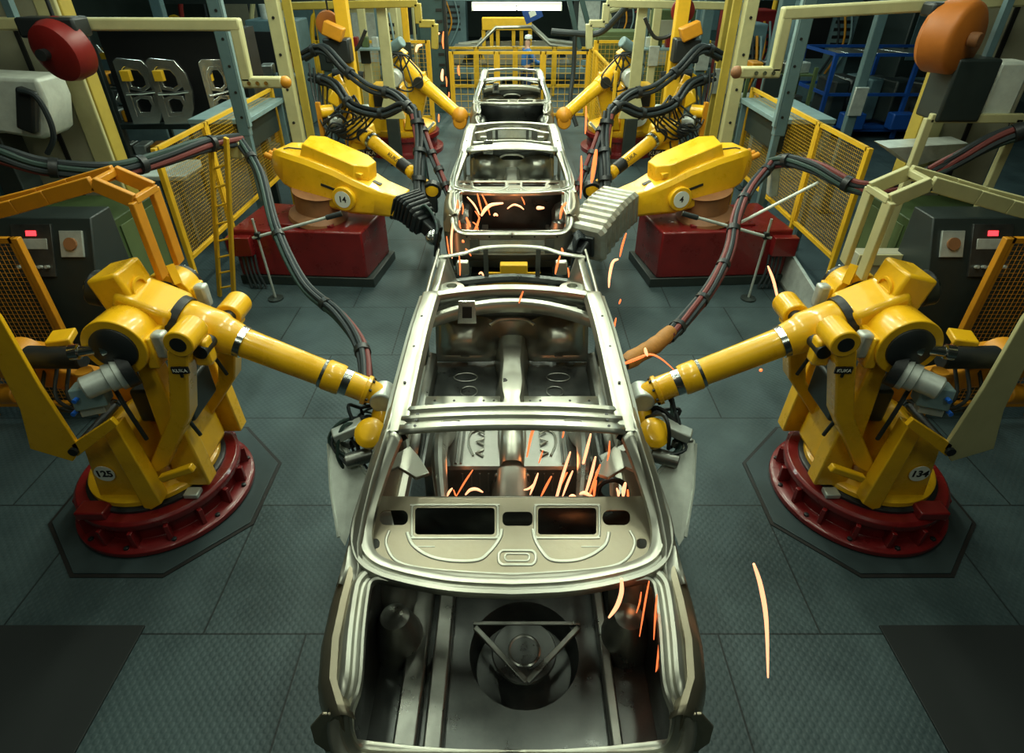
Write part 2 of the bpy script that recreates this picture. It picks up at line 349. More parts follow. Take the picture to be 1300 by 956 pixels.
    b = MB(); b.tube(cr([(-.74, 5.38, .93), (-.5, 5.42, .955), (-.3, 5.5, .98), (0, 5.53, .985), (.3, 5.5, .98), (.5, 5.42, .955), (.74, 5.38, .93)], 5), .032, 10, flat=.5, upv=(0, 0, 1)); b.build('radiator_support', 'steel', A)
    b = MB(); b.tube(cr([(-.7, 5.47, .58), (0, 5.58, .60), (.7, 5.47, .58)], 6), .05, 8); b.build('front_crossmember', 'steel_deep', A)
    for x in (-.27, .27): MB().beam((x, 5.5, .96), (x, 5.55, .6), .05, .02).build('support_strut', 'steel_dark', A)
    # steering bracket hanging off the dash crossmember
    sb = MB().prism([U(a, c, y=4.10) for a, c in ((582, 383), (603, 383), (605, 411), (581, 411))], (0, .02, 0)).build('steering_bracket', 'silver', A, bev=.003)
    MB().prism([U(a, c, y=4.095) for a, c in ((587, 390), (599, 390), (599, 404), (587, 404))], (0, .003, 0)).build('bracket_hole', 'ink', sb)
    MB().tube([U(692, 387, y=4.3), U(732, 393, y=4.3)], .022, 8).build('glovebox_rib', 'steel', A)
    # --- firewall, toe board, floors
    cols = 29; rows = []
    def lump(x, t):   # pressed shape of the toe board
        ax = abs(x); w = math.exp(-((ax-.42)/.17)**4); return w*math.sin(PI*min(1, max(0, (t-.1)/.6)))**.7
    for k in range(13):
        t = k/12; row = []
        for i in range(cols):
            x = -.68+1.36*i/(cols-1)
            y = 4.28+.22*math.sin(t*PI*.5); z = .42+.60*t
            L = lump(x, t); y -= .27*L; z += .09*L
            if abs(x) < .16: y += .12*(1-(x/.16)**2)*(1-t*.3)
            row.append(V((x, y, z)))
        rows.append(row)
    MB().loft(rows).build('toe_board', 'steel', A, solid=.004)
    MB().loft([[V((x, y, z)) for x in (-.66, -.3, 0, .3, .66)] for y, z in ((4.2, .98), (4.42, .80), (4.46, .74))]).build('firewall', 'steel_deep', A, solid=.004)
    b = MB(); b.tube(cr([(-.19, 4.22, .84), (-.1, 4.27, .87), (.1, 4.27, .87), (.19, 4.22, .84)], 4), .018, 8); b.build('heater_opening_rim', 'steel', A)
    rows = []
    for k in range(15):
        Y = 2.95+1.35*k/14; row = []
        for i in range(33):
            x = -.70+1.4*i/32; z = .40+.006*math.sin(x*40)*math.sin(Y*22)
            row.append(V((x, Y, z)))
        rows.append(row)
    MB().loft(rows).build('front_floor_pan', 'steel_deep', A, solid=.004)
    for s in (-1, 1):
        for q in range(4):
            x = s*(.22+.09*q); MB().tube([(x, 3.62+.02*q, .412), (x+s*.05, 3.70+.02*q, .412)], .007, 6).build('pressed_rib', 'steel', A)
        MB().tube(cr([(s*.36+.07*math.cos(a), 3.86+.07*math.sin(a), .41) for a in [2*PI*k/10 for k in range(10)]], 2, True), .006, 6, True).build('round_pressing', 'steel_dark', A)
        MB().tube(cr([(s*.40+.10*math.cos(a), 4.06+.06*math.sin(a), .41) for a in [2*PI*k/10 for k in range(10)]], 2, True), .006, 6, True).build('round_pressing', 'steel_dark', A)
        c = MB(); c.loft([[V((s*x, y, z)) for x in (.09, .3, .5, .68)] for y, z in ((3.47, .42), (3.48, .55), (3.50, .565), (3.60, .565), (3.615, .55), (3.62, .42))]); cm = c.build('seat_crossmember', 'steel', A, solid=.003)
        for x in (.14, .22, .45, .60): MB().cyl((s*x, 3.545, .566), (s*x, 3.545, .569), .010, n=10).build('round_hole', 'ink', cm)
        MB().loft([[V((s*.66, y, z)) for y in (2.95, 3.5, 4.2)] for z in (.4, .56)] + [[V((s*.72, y, .58)) for y in (2.95, 3.5, 4.2)]]).build('inner_sill', 'steel_dark', A, solid=.004)
    # tunnel
    rows = []
    for Y, w, h in ((2.6, .10, .14), (3.2, .105, .16), (3.42, .10, .20), (3.52, .075, .22), (3.62, .095, .22), (3.74, .105, .21), (3.86, .098, .22), (4.0, .088, .24), (4.15, .10, .25), (4.35, .12, .25)):
        rows.append([V((x*w, Y, .40+z*h)) for x, z in ((-1.35, 0), (-1.05, .5), (-.95, .9), (-.75, 1), (-.3, 1.03), (.3, 1.03), (.75, 1), (.95, .9), (1.05, .5), (1.35, 0))])
    tn = MB().loft(rows).build('centre_tunnel', 'steel', A, solid=.004)
    MB().bb(-.07, -.025, 3.72, 3.77, .612, .618).build('lever_hole', 'ink', tn, bev=.002)
    # rear floor and seat riser
    MB().loft([[V((x, y, z)) for x in (-.6, -.3, 0, .3, .6)] for y, z in ((2.0, .285), (2.825, .285), (2.832, .30), (2.845, .53), (2.86, .548), (3.30, .53), (3.36, .42), (3.5, .405))]).build('rear_floor_pan', 'steel_floor', A, solid=.004)
    for s in (-1, 1):
        for x0 in (.20,):
            for q in range(3):
                y = 2.93+.115*q
                MB().tube([(s*.20, y+.02, .553), (s*.25, y+.055, .552), (s*.20, y+.09, .550)][:3], .008, 6).build('pressed_rib', 'steel', A)
        MB().tube(cr([(s*.14, 3.26, .54), (s*.22, 3.25, .54), (s*.30, 3.2, .543), (s*.31, 3.08, .547), (s*.27, 2.96, .55)], 4), .009, 6).build('pressed_rib', 'steel', A)
        for x in (.35, .385, .46): MB().tube([(s*x, 2.88, .552), (s*x, 3.28, .536)], .010, 6).build('pressed_rib', 'steel_dark', A)
        for x in (.16, .22, .28, .34): MB().tube([(s*x, 2.832, .34), (s*x, 2.842, .50)], .008, 6).build('pressed_rib', 'steel_dark', A)
    MB().bb(-.12, .12, 2.79, 2.83, .30, .53).build('tunnel_cover', 'steel_floor', A, bev=.02)
    MB().loft([[V((x, y, z)) for y in (2.85, 3.1, 3.32)] for x, z in ((-.09, .53), (-.06, .60), (-.03, .615), (.03, .615), (.06, .60), (.09, .53))]).build('tunnel_ridge', 'steel', A, solid=.004)
    # --- rear window frame
    ring = cr([U(500, 549, z=1.49), U(480, 600, z=1.37), U(463, 655, z=1.26), U(461, 690, z=1.22), U(474, 711, z=1.205), U(510, 725, z=1.20), U(575, 737, z=1.20), U(650, 741, z=1.20)], 5)
    full = ring + [V((-p.x, p.y, p.z)) for p in ring[-2::-1]]
    b = MB(); rows = []
    for i, p in enumerate(full):
        d = (full[min(i+1, len(full)-1)]-full[max(i-1, 0)]).normalized(); out = d.cross(V((0, 0, 1))).normalized()
        if out.dot(V((p.x, p.y-2.0, 0))) < 0: out = -out
        rows.append([p+out*a+V((0, 0, c)) for a, c in ((-.045, -.035), (-.04, -.012), (-.022, .0), (-.008, .008), (.008, .008), (.016, -.004), (.026, -.006), (.034, .004), (.05, .002), (.06, -.02))])
    MB().loft(rows).build('rear_window_frame', 'steel', A, solid=.003)
    # --- parcel shelf with speaker cut-outs
    Z = 1.17
    def px(l): return [tuple(U(a, c, z=Z)[:2]) for a, c in l]
    out = px([(470, 630), (560, 632), (740, 632), (825, 630), (838, 660), (836, 695), (815, 715), (760, 730), (700, 738), (645, 740), (590, 738), (530, 730), (478, 715), (458, 695), (460, 660)])
    def rr(x0, y0, x1, y1, r):
        L = []
        for cx, cy, a0 in ((x1-r, y0+r, -90), (x1-r, y1-r, 0), (x0+r, y1-r, 90), (x0+r, y0+r, 180)):
            for k in range(5): a = math.radians(a0+22.5*k); L.append((cx+r*math.cos(a), cy+r*math.sin(a)))
        return L
    holes = [rr(527, 645, 628, 679, 4), rr(683, 645, 757, 679, 4), rr(482, 648, 518, 667, 8), rr(765, 648, 800, 667, 8), rr(638, 650, 676, 668, 6), rr(469, 684, 482, 697, 5), rr(808, 684, 821, 697, 5)]
    sh = plate(out, [px(h) for h in holes], Z, .004).build('parcel_shelf', 'steel_tan', A)
    def ridge(l, r=.009, closed=False, m='steel', par=sh): return MB().tube(cr([U(a, c, z=Z+.003) for a, c in l], 4, closed), r, 8, closed, flat=.6, upv=(0, 0, 1)).build('pressed_ridge', m, par)
    ridge(rr(523, 641, 632, 683, 5), .006, True); ridge(rr(679, 641, 761, 683, 5), .006, True)
    ridge([(517, 676), (524, 692), (545, 706), (575, 712), (607, 711), (622, 700), (634, 684), (637, 672)]); ridge([(773, 676), (768, 692), (748, 706), (725, 712), (700, 711), (688, 700), (679, 684), (677, 672)])
    ridge([(494, 674), (490, 690), (503, 712), (540, 722), (600, 727), (650, 729), (700, 727), (760, 722), (793, 712), (806, 690), (800, 674)], .007)
    ridge(rr(633, 699, 680, 717, 7), .007, True); ridge(rr(641, 703, 672, 712, 4), .005, True)
    for s in (540, 750): ridge([(s-12, 694), (s+12, 694)], .003)
    MB().loft([[V((x, 2.03, z)) for x in (-.58, 0, .58)] for z in (1.17, 1.13)]).build('shelf_front_flange', 'steel', A, solid=.003)
    # --- boot opening frame
    P = [U(452, 866, z=1.14), U(457, 800, z=1.17), U(463, 752, z=1.185), U(468, 737, z=1.188), U(480, 731, z=1.19), U(500, 734, z=1.19), U(560, 742, z=1.19), U(650, 748, z=1.19)]
    P = [V((0, .985, .93)), V((-.3, .985, .93)), V((-.5, .99, .93)), V((-.575, .995, .955)), V((-.605, 1.02, 1.03)), V((-.608, 1.07, 1.10))]+P
    half = cr(P, 4); full = half+[V((-p.x, p.y, p.z)) for p in half[-2::-1]]
    rows = []
    for i, p in enumerate(full):
        d = (full[min(i+1, len(full)-1)]-full[max(i-1, 0)]).normalized(); o_ = d.cross(V((0, 0, 1))).normalized()
        if o_.dot(V((p.x, p.y-1.1, 0))) < 0: o_ = -o_
        rows.append([p+o_*a+V((0, 0, c)) for a, c in ((-.02, -.03), (-.018, .002), (-.010, .006), (-.004, -.012), (.012, -.018), (.022, -.014), (.030, .002), (.045, .006), (.06, 0), (.075, -.01))])
    MB().loft(rows).build('boot_opening_frame', 'steel', A, solid=.003)
    # rear panel with number plate recess
    rows = []
    for z, y, w in ((.935, 1.0, .68), (.92, .98, .71), (.90, .975, .72), (.68, .98, .72), (.66, .97, .72), (.64, .99, .71), (.45, 1.08, .68)):
        rows.append([V((w*q, y+.05*q*q, z)) for q in (-1, -.8, -.55, -.3, 0, .3, .55, .8, 1)])
    rp = MB().loft(rows).build('rear_panel', 'steel', A, solid=.005)
    MB().bb(-.36, .36, .962, .972, .70, .84).build('plate_recess', 'alu', rp, bev=.004)
    for x in (-.5, -.25, 0, .25, .5): MB().cyl((x, .976, .875), (x, .972, .875), .010, n=10).build('round_hole', 'ink', rp)
    for s in (-1, 1):
        MB().prism([V((s*x, y, z)) for x, y, z in ((.615, 1.0, .93), (.70, 1.0, .92), (.755, 1.03, .92), (.755, 1.04, 1.02), (.70, 1.05, 1.10), (.63, 1.05, 1.09), (.62, 1.02, 1.03))], (0, .012, 0)).build('tail_corner', 'steel_tan', A, bev=.004)
        MB().bb(s*.42-.05, s*.42+.05, .955, .965, .68, .86).build('lamp_bracket', 'steel_dark', A, bev=.01)
    # boot floor, spare wheel well, cross brace
    outl = [(-.66, 1.03), (.66, 1.03), (.66, 1.98), (-.66, 1.98)]
    wc = (.06, 1.58)
    hole = [(wc[0]+.27*math.cos(2*PI*k/36), wc[1]+.27*math.sin(2*PI*k/36)) for k in range(36)]
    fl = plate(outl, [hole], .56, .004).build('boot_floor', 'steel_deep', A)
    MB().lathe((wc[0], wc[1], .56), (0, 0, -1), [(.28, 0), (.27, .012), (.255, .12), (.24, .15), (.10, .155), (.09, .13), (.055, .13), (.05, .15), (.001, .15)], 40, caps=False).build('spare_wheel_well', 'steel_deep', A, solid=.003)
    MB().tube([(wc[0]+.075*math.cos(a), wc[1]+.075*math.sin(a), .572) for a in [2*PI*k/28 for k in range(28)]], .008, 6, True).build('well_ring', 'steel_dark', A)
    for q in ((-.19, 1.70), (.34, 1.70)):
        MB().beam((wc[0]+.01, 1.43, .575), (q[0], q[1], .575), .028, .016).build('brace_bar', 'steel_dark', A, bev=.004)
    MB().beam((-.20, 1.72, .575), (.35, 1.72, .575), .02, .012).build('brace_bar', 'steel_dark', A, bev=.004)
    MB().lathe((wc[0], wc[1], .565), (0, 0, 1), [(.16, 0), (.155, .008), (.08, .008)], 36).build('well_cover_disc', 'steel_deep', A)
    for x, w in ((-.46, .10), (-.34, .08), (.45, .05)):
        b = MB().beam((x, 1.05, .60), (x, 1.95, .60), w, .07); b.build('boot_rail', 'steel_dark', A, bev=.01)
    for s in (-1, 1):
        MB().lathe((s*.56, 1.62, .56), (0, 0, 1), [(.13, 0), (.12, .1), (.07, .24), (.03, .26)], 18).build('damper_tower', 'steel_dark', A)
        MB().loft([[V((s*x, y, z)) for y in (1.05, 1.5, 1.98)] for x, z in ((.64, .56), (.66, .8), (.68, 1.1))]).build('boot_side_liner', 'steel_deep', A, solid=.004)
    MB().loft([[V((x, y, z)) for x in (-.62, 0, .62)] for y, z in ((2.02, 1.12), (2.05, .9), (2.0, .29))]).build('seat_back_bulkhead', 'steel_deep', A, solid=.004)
    for k in range(8): MB().cyl((-.28+.075*k, 1.555, 1.155), (-.28+.075*k, 1.545, 1.155), .009, n=8).build('weld_stud', 'silver', A)
    return A
car = build_car()
for n, (dy, lab) in enumerate(((5.06, 'middle bare steel car body shell with orange sparks bursting in its boot opening'), (10.12, 'farthest bare steel car body shell, small, near the yellow barrier fence'))):
    c2 = copy_tree(car, (0, dy, 0)); c2['label'] = lab
# transfer line under the bodies
t = thing('transfer_conveyor', 'dark steel floor conveyor running under the row of car bodies', 'conveyor', (0, 8, 0))
for s in (-1, 1):
    MB().bb(s*.38-.06, s*.38+.06, .6, 17, .0, .22).build('rail', 'cab_dark', t, bev=.01)
for k in range(14): MB().bb(-.32, .32, 1.0+1.2*k, 1.12+1.2*k, .02, .16).build('cross_tie', 'cab_dark', t, bev=.01)
for n in range(3):
    y = 5.06*n
    t = thing('body_carriage', ['dark steel carriage carrying the nearest car body', 'dark steel carriage carrying the middle car body', 'dark steel carriage carrying the farthest car body'][n], 'carriage', (0, 3.2+y, .22), 'carriages under the car bodies')
    MB().bb(-.5, .5, 1.3+y, 4.9+y, .222, .275).build('deck', 'cab_dark', t, bev=.01)
    for x in (-.42, .42):
        for yy in (1.5, 4.7): MB().cyl((x, yy+y, .275), (x, yy+y, .385), .03, n=12).build('locating_pin', 'steel_dark', t)
for n in range(2):
    y = 5.06*n
    t = thing('yellow_stop_block', ['yellow clamp block seen through the engine bay of the nearest body', 'yellow clamp block between the middle and farthest bodies'][n], 'clamp', (0, 5.85+y, .22), 'yellow clamps between the bodies')
    MB().bb(-.13, .17, 5.72+y, 5.82+y, .222, .68).build('block', 'fence_yellow', t, bev=.01)
    MB().prism([V((-.30, 5.86+y, .52)), V((.32, 5.86+y, .52)), V((.14, 5.86+y, .22)), V((-.14, 5.86+y, .22))], (0, .03, 0)).build('gusset', 'fence_yellow', t, bev=.004)
    MB().bb(-.62, .62, 5.92+y, 5.97+y, .222, .40).build('bumper_bar', 'orange_yellow', t, bev=.01)
# ---------------------------------------------------------------- big welding robots in front
def big_robot(num, lab, arm2='yellow', beam='orange_yellow'):
    A = thing('welding_robot', lab, 'robot', (-2.62, 3.13, 0))
    cx, cy = -2.62, 3.13
    octo = [V((cx+.78*math.cos(PI/8+k*PI/4), cy+.78*math.sin(PI/8+k*PI/4), .001)) for k in range(8)]
    MB().prism(octo, (0, 0, .014)).build('mounting_plate', 'plate', A, bev=.003)
    MB().prism([V((cx+(p.x-cx)*1.035, cy+(p.y-cy)*1.035, .001)) for p in octo], (0, 0, .006)).build('plate_edging', 'ink', A)
    b = MB().lathe((cx, cy, 0), (0, 0, 1), [(.60, .016), (.61, .03), (.61, .06), (.59, .075), (.50, .08), (.49, .20), (.545, .215), (.55, .225), (.55, .265), (.53, .285), (.42, .29)], 56)
    for k in range(16):
        a = 2*PI*k/16+.1; b.beam((cx+.46*math.cos(a), cy+.46*math.sin(a), .145), (cx+.575*math.cos(a), cy+.575*math.sin(a), .145), .03, .14)
    ped = b.build('pedestal', 'red', A, bev=.004)
    for k in range(12):
        a = 2*PI*k/12; MB().lathe((cx+.575*math.cos(a), cy+.575*math.sin(a), .074), (0, 0, 1), [(.018, 0), (.018, .016), (.01, .02)], 6).build('bolt', 'black_metal', ped)
    MB().lathe((cx, cy, .288), (0, 0, 1), [(.46, 0), (.46, .02), (.44, .03)], 48).build('rotation_seal', 'black', A)
    MB().lathe((cx, cy, .315), (0, 0, 1), [(.42, 0), (.43, .01), (.43, .045), (.41, .06), (.30, .07), (.27, .14), (.22, .16)], 48).build('turntable', 'yellow', A)
    MB().bb(cx+.34, cx+.44, cy-.33, cy-.25, .29, .33).build('stop_block', 'alu', A, bev=.008)
    MB().bb(cx-.30, cx-.10, 2.62, 2.74, .285, .35).build('hard_stop', 'red', A, bev=.01)
    # column carrying the number plate
    b = MB(); b.pp([(104, 566), (133, 548), (158, 558), (205, 640), (198, 648), (160, 649), (128, 634)], 2.76, .36)
    col = b.build('column', 'yellow', A, bev=.012)
    b = MB(); b.pp([(128, 548), (147, 541), (205, 640), (190, 649), (182, 645)], 2.70, .10); b.build('column_rib', 'yellow', A, bev=.008)
    c0 = U(133, 601, y=2.752); badge(mirror(c0), .066, mirror((0, -1, .0)), num, A, .076)
    # inclined link arms either side
    def head(c, r, y, d, nm):
        p = U(*c, y=y); o = MB().cyl(p, p+V((0, d, 0)), r, n=32).build(nm, 'yellow', A, bev=.008)
        MB().cyl(p-V((0, .004, 0)), p+V((0, .01, 0)), r*.55, n=24).build('bearing_cap', 'black_metal', o)
        return o
    for Y, pts, hc, hr in ((2.80, [(211, 446), (214, 500), (215, 530), (190, 588), (197, 602), (214, 592), (240, 530), (238, 470), (240, 445), (228, 436)], (226, 438), .085),
                           (3.32, [(271, 418), (276, 470), (276, 487), (252, 516), (240, 545), (250, 554), (262, 538), (298, 482), (299, 420), (296, 398), (284, 392)], (289, 402), .085)):
        MB().pp(pts, Y, .13).build('link_arm', 'yellow', A, bev=.012)
        head(hc, hr, Y-.03, .2, 'link_bearing')
    MB().bb(*sorted((U(228, 470, y=2.8).x-.0, U(218, 470, y=2.8).x+.06)), 2.786, 2.80, U(222, 478, y=2.8).z, U(222, 465, y=2.8).z).build('maker_plate', 'black_metal', A, bev=.001)
    pc = U(229, 470, y=2.79)
    m_ = MB().box(pc, (.10, .012, .045)).build('maker_plate', 'ink', A)
    text('KUKA', .032, mirror(pc)+V((0, -.0075, 0)), (1, 0, 0), (0, 0, 1), m_, m='white')
    # shoulder housings, column uprights
    f = U(163, 425, y=2.95); r = U(222, 368, y=3.45)
    f0 = V((-2.27, 2.86, 1.60)); 
    for c, y0, y1, rr in ((f, 2.80, 3.02, .185), (V((f.x, 0, f.z)), 3.42, 3.60, .165)):
        p, q = V((f.x, y0, f.z)), V((f.x, y1, f.z))
        o = MB().lathe(p, (0, 1, 0), [(rr*.72, 0), (rr, 0), (rr, .02), (rr*.97, y1-y0-.02), (rr*.9, y1-y0)], 40).build('shoulder_housing', 'yellow', A, bev=.006)
        MB().bb(f.x+rr*.75, f.x+rr*1.1, y0+.02, y1-.02, f.z-.16, f.z+.05).build('housing_lug', 'yellow', o, bev=.01)
        MB().lathe(p+V((0, -.012, 0)), (0, 1, 0), [(rr*.55, -.02), (rr*.72, 0), (rr*.74, .02)], 32).build('bearing_cover', 'black_metal', o)
        MB().lathe(q, (0, 1, 0), [(rr*.8, 0), (rr*.8, .05)], 32).build('dark_gear_ring', 'black', o)
        for k in range(10):
            a = 2*PI*k/10; MB().cyl(q+V((rr*.7*math.cos(a), .048, rr*.7*math.sin(a))), q+V((rr*.7*math.cos(a), .062, rr*.7*math.sin(a))), .012, n=8).build('bolt', 'chrome', o)
        MB().box((f.x+rr*1.25, (y0+y1)/2-.03, f.z-.02), (.08, .08, .17)).build('brake_block', 'alu', o, bev=.02)
    for y in (2.88, 3.44):
        MB().prism([V((f.x-.05, y, .34)), V((f.x+.18, y, .34)), V((f.x+.12, y, f.z-.1)), V((f.x+.02, y, f.z-.1))], (0, .12, 0)).build('column_upright', 'yellow', A, bev=.012)
    MB().prism([V((f.x-.28, 3.06, .36)), V((f.x+.10, 3.06, .36)), V((f.x+.06, 3.06, .8)), V((f.x-.18, 3.06, .95))], (0, .34, 0)).build('waist_casting', 'yellow', A, bev=.04)
    MB().lathe((cx+.05, cy, .37), (0, 0, 1), [(.36, 0), (.30, .06), (.22, .22), (.16, .26)], 40).build('turntable_cone', 'yellow', A)
    # upper body: cross block, arm root, tube, wrist
    w = U(486, 503, y=3.05); e = V((f.x+.12, 3.14, f.z+.06)); ax = (w-e).normalized(); L = (w-e).length
    MB().beam(e-ax*.22, e+ax*.12, .30, .22).build('crosshead', 'yellow', A, bev=.035)
    MB().ring(e+ax*.10, e+ax*.15, .145, .10, 40).build('dark_collar', 'black', A)
    b = MB().lathe(e+ax*.15, ax, [(.13, 0), (.135, .02), (.135, .22), (.12, .25), (.105, .34)], 40); b.build('arm_root', 'yellow', A)
    for dy in (-.27, .18): MB().bb(e.x+ax.x*.35-.05, e.x+ax.x*.35+.05, 3.14+dy, 3.14+dy+.10, e.z-.24, e.z-.06).build('root_lug', 'yellow', A, bev=.02)
    MB().cyl(V((e.x+ax.x*.36, 2.86, e.z-.13)), V((e.x+ax.x*.36, 3.42, e.z-.13)), .045).build('elbow_shaft', 'black_metal', A)
    MB().ring(e+ax*.48, e+ax*.53, .104, .05, 36).build('steel_collar', 'chrome', A)
    e2 = w-ax*.42
    tb = MB().cyl(e+ax*.53, e2, .094, .088, 36).build('arm_tube', 'yellow', A)
    o = MB().cyl(e2, e2+ax*.02, .098).build('steel_collar', 'chrome', A)
    MB().lathe(e2+ax*.02, ax, [(.095, 0), (.102, .01), (.102, .10), (.098, .12)], 36).build('wrist_sleeve', 'yellow', A)
    MB().cyl(e2+ax*.14, e2+ax*.19, .088).build('steel_collar', 'chrome', A)
    MB().lathe(e2+ax*.19, ax, [(.085, 0), (.085, .10), (.10, .105), (.10, .13), (.08, .14), (.07, .22)], 36).build('wrist', 'yellow', A)
    for k in range(8):
        u, v_ = perp(ax); a = 2*PI*k/8; p = e2+ax*.32+u*(.088*math.cos(a))+v_*(.088*math.sin(a))
        MB().cyl(p, p+ax*.02, .009, n=8).build('bolt', 'black_metal', A)
    MB().cyl(w-V((0, .08, 0)), w+V((0, .08, 0)), .075).build('wrist_joint', 'alu', A, bev=.01)
    MB().lathe(w+V((0, -.02, -.10)), (0, -.5, -1), [(.06, -.04), (.075, 0), (.085, .03), (.085, .09), (.06, .11)], 28).build('tool_flange', 'yellow', A)
    # box and drum motors at the back
    bx = U(160, 368, y=3.16)
    o = MB().box(bx+V((0, 0, .02)), (.20, .26, .26), ry=-.25).build('drive_box', 'yellow', A, bev=.02)
    MB().ring(bx+V((.10, -.02, .02)), bx+V((.112, -.02, .02)), .075, .06, 28).build('round_boss', 'yellow', o)
    MB().cyl(bx+V((-.11, .0, .0)), bx+V((-.19, .0, .02)), .11).build('drive_motor', 'black_metal', A, bev=.01)
    MB().cyl(bx+V((-.19, .0, .02)), bx+V((-.22, .0, .025)), .06).build('motor_cap', 'chrome', A, bev=.008)
    MB().cyl(bx+V((-.06, .16, -.04)), bx+V((-.06, .26, -.04)), .07).build('drive_motor', 'black_metal', A, bev=.01)
    # chrome motors on the near side
    p = V((f.x, 2.84, f.z))
    MB().cyl(p, p+V((-.02, -.04, 0)), .06).build('motor_flange', 'black_metal', A)
    MB().lathe(p+V((-.02, -.02, .0)), (-1, -.25, -.03), [(.05, 0), (.05, .05), (.032, .06), (.032, .17), (.045, .175), (.045, .22), (.02, .23)], 24).build('encoder_shaft', 'chrome', A)
    MB().lathe(p+V((.02, -.02, -.16)), (-.75, -.6, -.12), [(.10, 0), (.10, .07), (.085, .075), (.085, .12), (.07, .125), (.07, .24), (.06, .25)], 28).build('drive_motor', 'alu', A)
    MB().lathe(p+V((.035, -.005, -.15)), (-.75, -.6, -.12), [(.115, 0), (.115, .06)], 28).build('dark_gear_ring', 'black', A)
    # valve block with blue knobs
    v0 = U(116, 500, y=2.74)
    o = MB().box(v0, (.17, .14, .14), rz=.35, rx=-.2).build('valve_block', 'lightblue', A, bev=.01)
    MB().box(v0+V((-.01, -.01, -.10)), (.13, .10, .05), rz=.35, rx=-.2).build('valve_base', 'alu', A, bev=.006)
    for q in (V((-.02, -.085, .03)), V((-.07, -.08, -.07))): MB().cyl(v0+q, v0+q+V((0, -.03, 0)), .014, n=12).build('blue_knob', 'blue_knob', o)
    MB().lathe(v0+V((.02, 0, .07)), (0, 0, 1), [(.05, 0), (.03, .03), (.03, .07), (.045, .08), (.045, .10)], 20).build('pipe_fitting', 'orange_yellow', A)
    # lower V-shaped counterbalance links and its pivot
    for Y in (2.60, 2.95):
        b = MB(); b.pp([(-60, 330), (0, 405), (50, 492), (92, 556), (101, 570), (92, 586), (38, 570), (25, 520), (-5, 460), (-80, 370)], Y, .025)
        b.build('counterbalance_link', arm2, A, bev=.004)
        b = MB(); b.pp([(98, 580), (90, 565), (140, 532), (149, 541)], Y, .03); b.build('counterbalance_tie', 'yellow', A, bev=.004)
    p = U(92, 575, y=2.58); MB().cyl(p, p+V((0, .44, 0)), .028).build('pivot_pin', 'black_metal', A)
    # motors behind
    q = U(25, 455, y=3.2); MB().lathe(q, (.2, -1, 0), [(.09, -.1), (.12, -.08), (.12, .1), (.08, .12)], 28).build('rear_casting', 'orange_yellow', A)
    MB().box(q+V((.12, .05, -.05)), (.30, .22, .16), ry=.2).build('rear_gearbox', 'orange_yellow', A, bev=.03)
    MB().cyl(q+V((.16, -.1, .08)), q+V((.50, -.08, .06)), .075).build('black_motor', 'black', A, bev=.01)
    MB().box(q+V((.33, .02, .15)), (.14, .16, .05), rz=.3).build('rear_bracket', 'yellow', A, bev=.01)
    MB().cyl(q+V((0, -.16, .05)), q+V((0, -.13, .05)), .03).build('shaft_end', 'black_metal', A)
    MB().cyl(q+V((-.14, -.1, -.22)), q+V((.0, -.12, -.2)), .07).build('shaft_end', 'orange_yellow', A, bev=.01)
    MB().beam(q+V((.1, 0, -.1)), V((f.x-.1, 3.2, .9)), .14, .16).build('rear_beam', 'orange_yellow', A, bev=.02)
    for k in range(4):
        p0 = q+V((.10+.08*k, -.05, -.05)); MB().tube(cr([p0, p0+V((.03, -.14, -.14)), p0+V((.12, -.1, -.28)), p0+V((.22, 0, -.26))], 5), .012, 8).build('service_cable', 'hose', A)
    for k, (p0, p1) in enumerate(((V((f.x-.1, 3.1, f.z-.3)), V((f.x+.2, 2.95, .75))), (V((f.x-.25, 2.95, f.z-.2)), V((f.x-.05, 2.8, .85))), (V((f.x+.06, 3.3, f.z+.1)), V((f.x+.3, 3.3, 1.0))))):
        MB().tube(cr([p0, (p0+p1)/2+V((.08, -.1, .05)), p1], 6), .013, 8).build('service_cable', 'hose', A)
    MB().bb(f.x-.16, f.x+.2, 2.95, 3.3, .86, 1.12).build('cable_entry', 'cab_dark', A, bev=.02)
    MB().beam(V((f.x-.02, 2.74, .56)), V((f.x+.22, 2.74, .66)), .05, .05).build('latch_bracket', 'yellow', A, bev=.01)
    # overhead cable carrier frame
    pts = [U(207, 352, y=3.35), U(170, 255, y=3.3), U(118, 233, y=3.3), U(60, 250, y=3.3), U(20, 262, y=3.3), U(-70, 285, y=3.3)]
    for Y in (0, .22):
        b = MB()
        for p, q in zip(pts, pts[1:]): b.beam(p+V((0, Y, 0)), q+V((0, Y, 0)), .035, .085)
        b.build('cable_carrier_frame', beam, A, bev=.006)
    for k in (1, 2, 4): MB().beam(pts[k], pts[k]+V((0, .24, 0)), .04).build('frame_spacer', beam, A, bev=.005)
    MB().beam(pts[0]+V((0, .1, .04)), V((f.x+.1, 3.42, f.z+.1)), .05).build('frame_foot', 'yellow', A)
    # welding gun hanging at the wrist
    g = MB().box(w+V((-.02, -.12, -.20)), (.14, .16, .12), rz=.3).build('welding_gun', 'black_metal', A, bev=.015)
    MB().beam(w+V((-.30, -.22, -.16)), w+V((-.12, -.14, -.12)), .09, .07).build('transformer_casing', 'alu', g, bev=.01)
    MB().cyl(w+V((-.22, -.30, -.30)), w+V((-.05, -.25, -.28)), .05).build('air_cylinder', 'steel_dark', g, bev=.006)
    MB().lathe(w+V((-.05, -.20, -.16)), (-.1, -.55, .8), [(.09, 0), (.10, .01), (.10, .06), (.07, .08), (.05, .085)], 28).build('servo_housing', 'yellow', g)
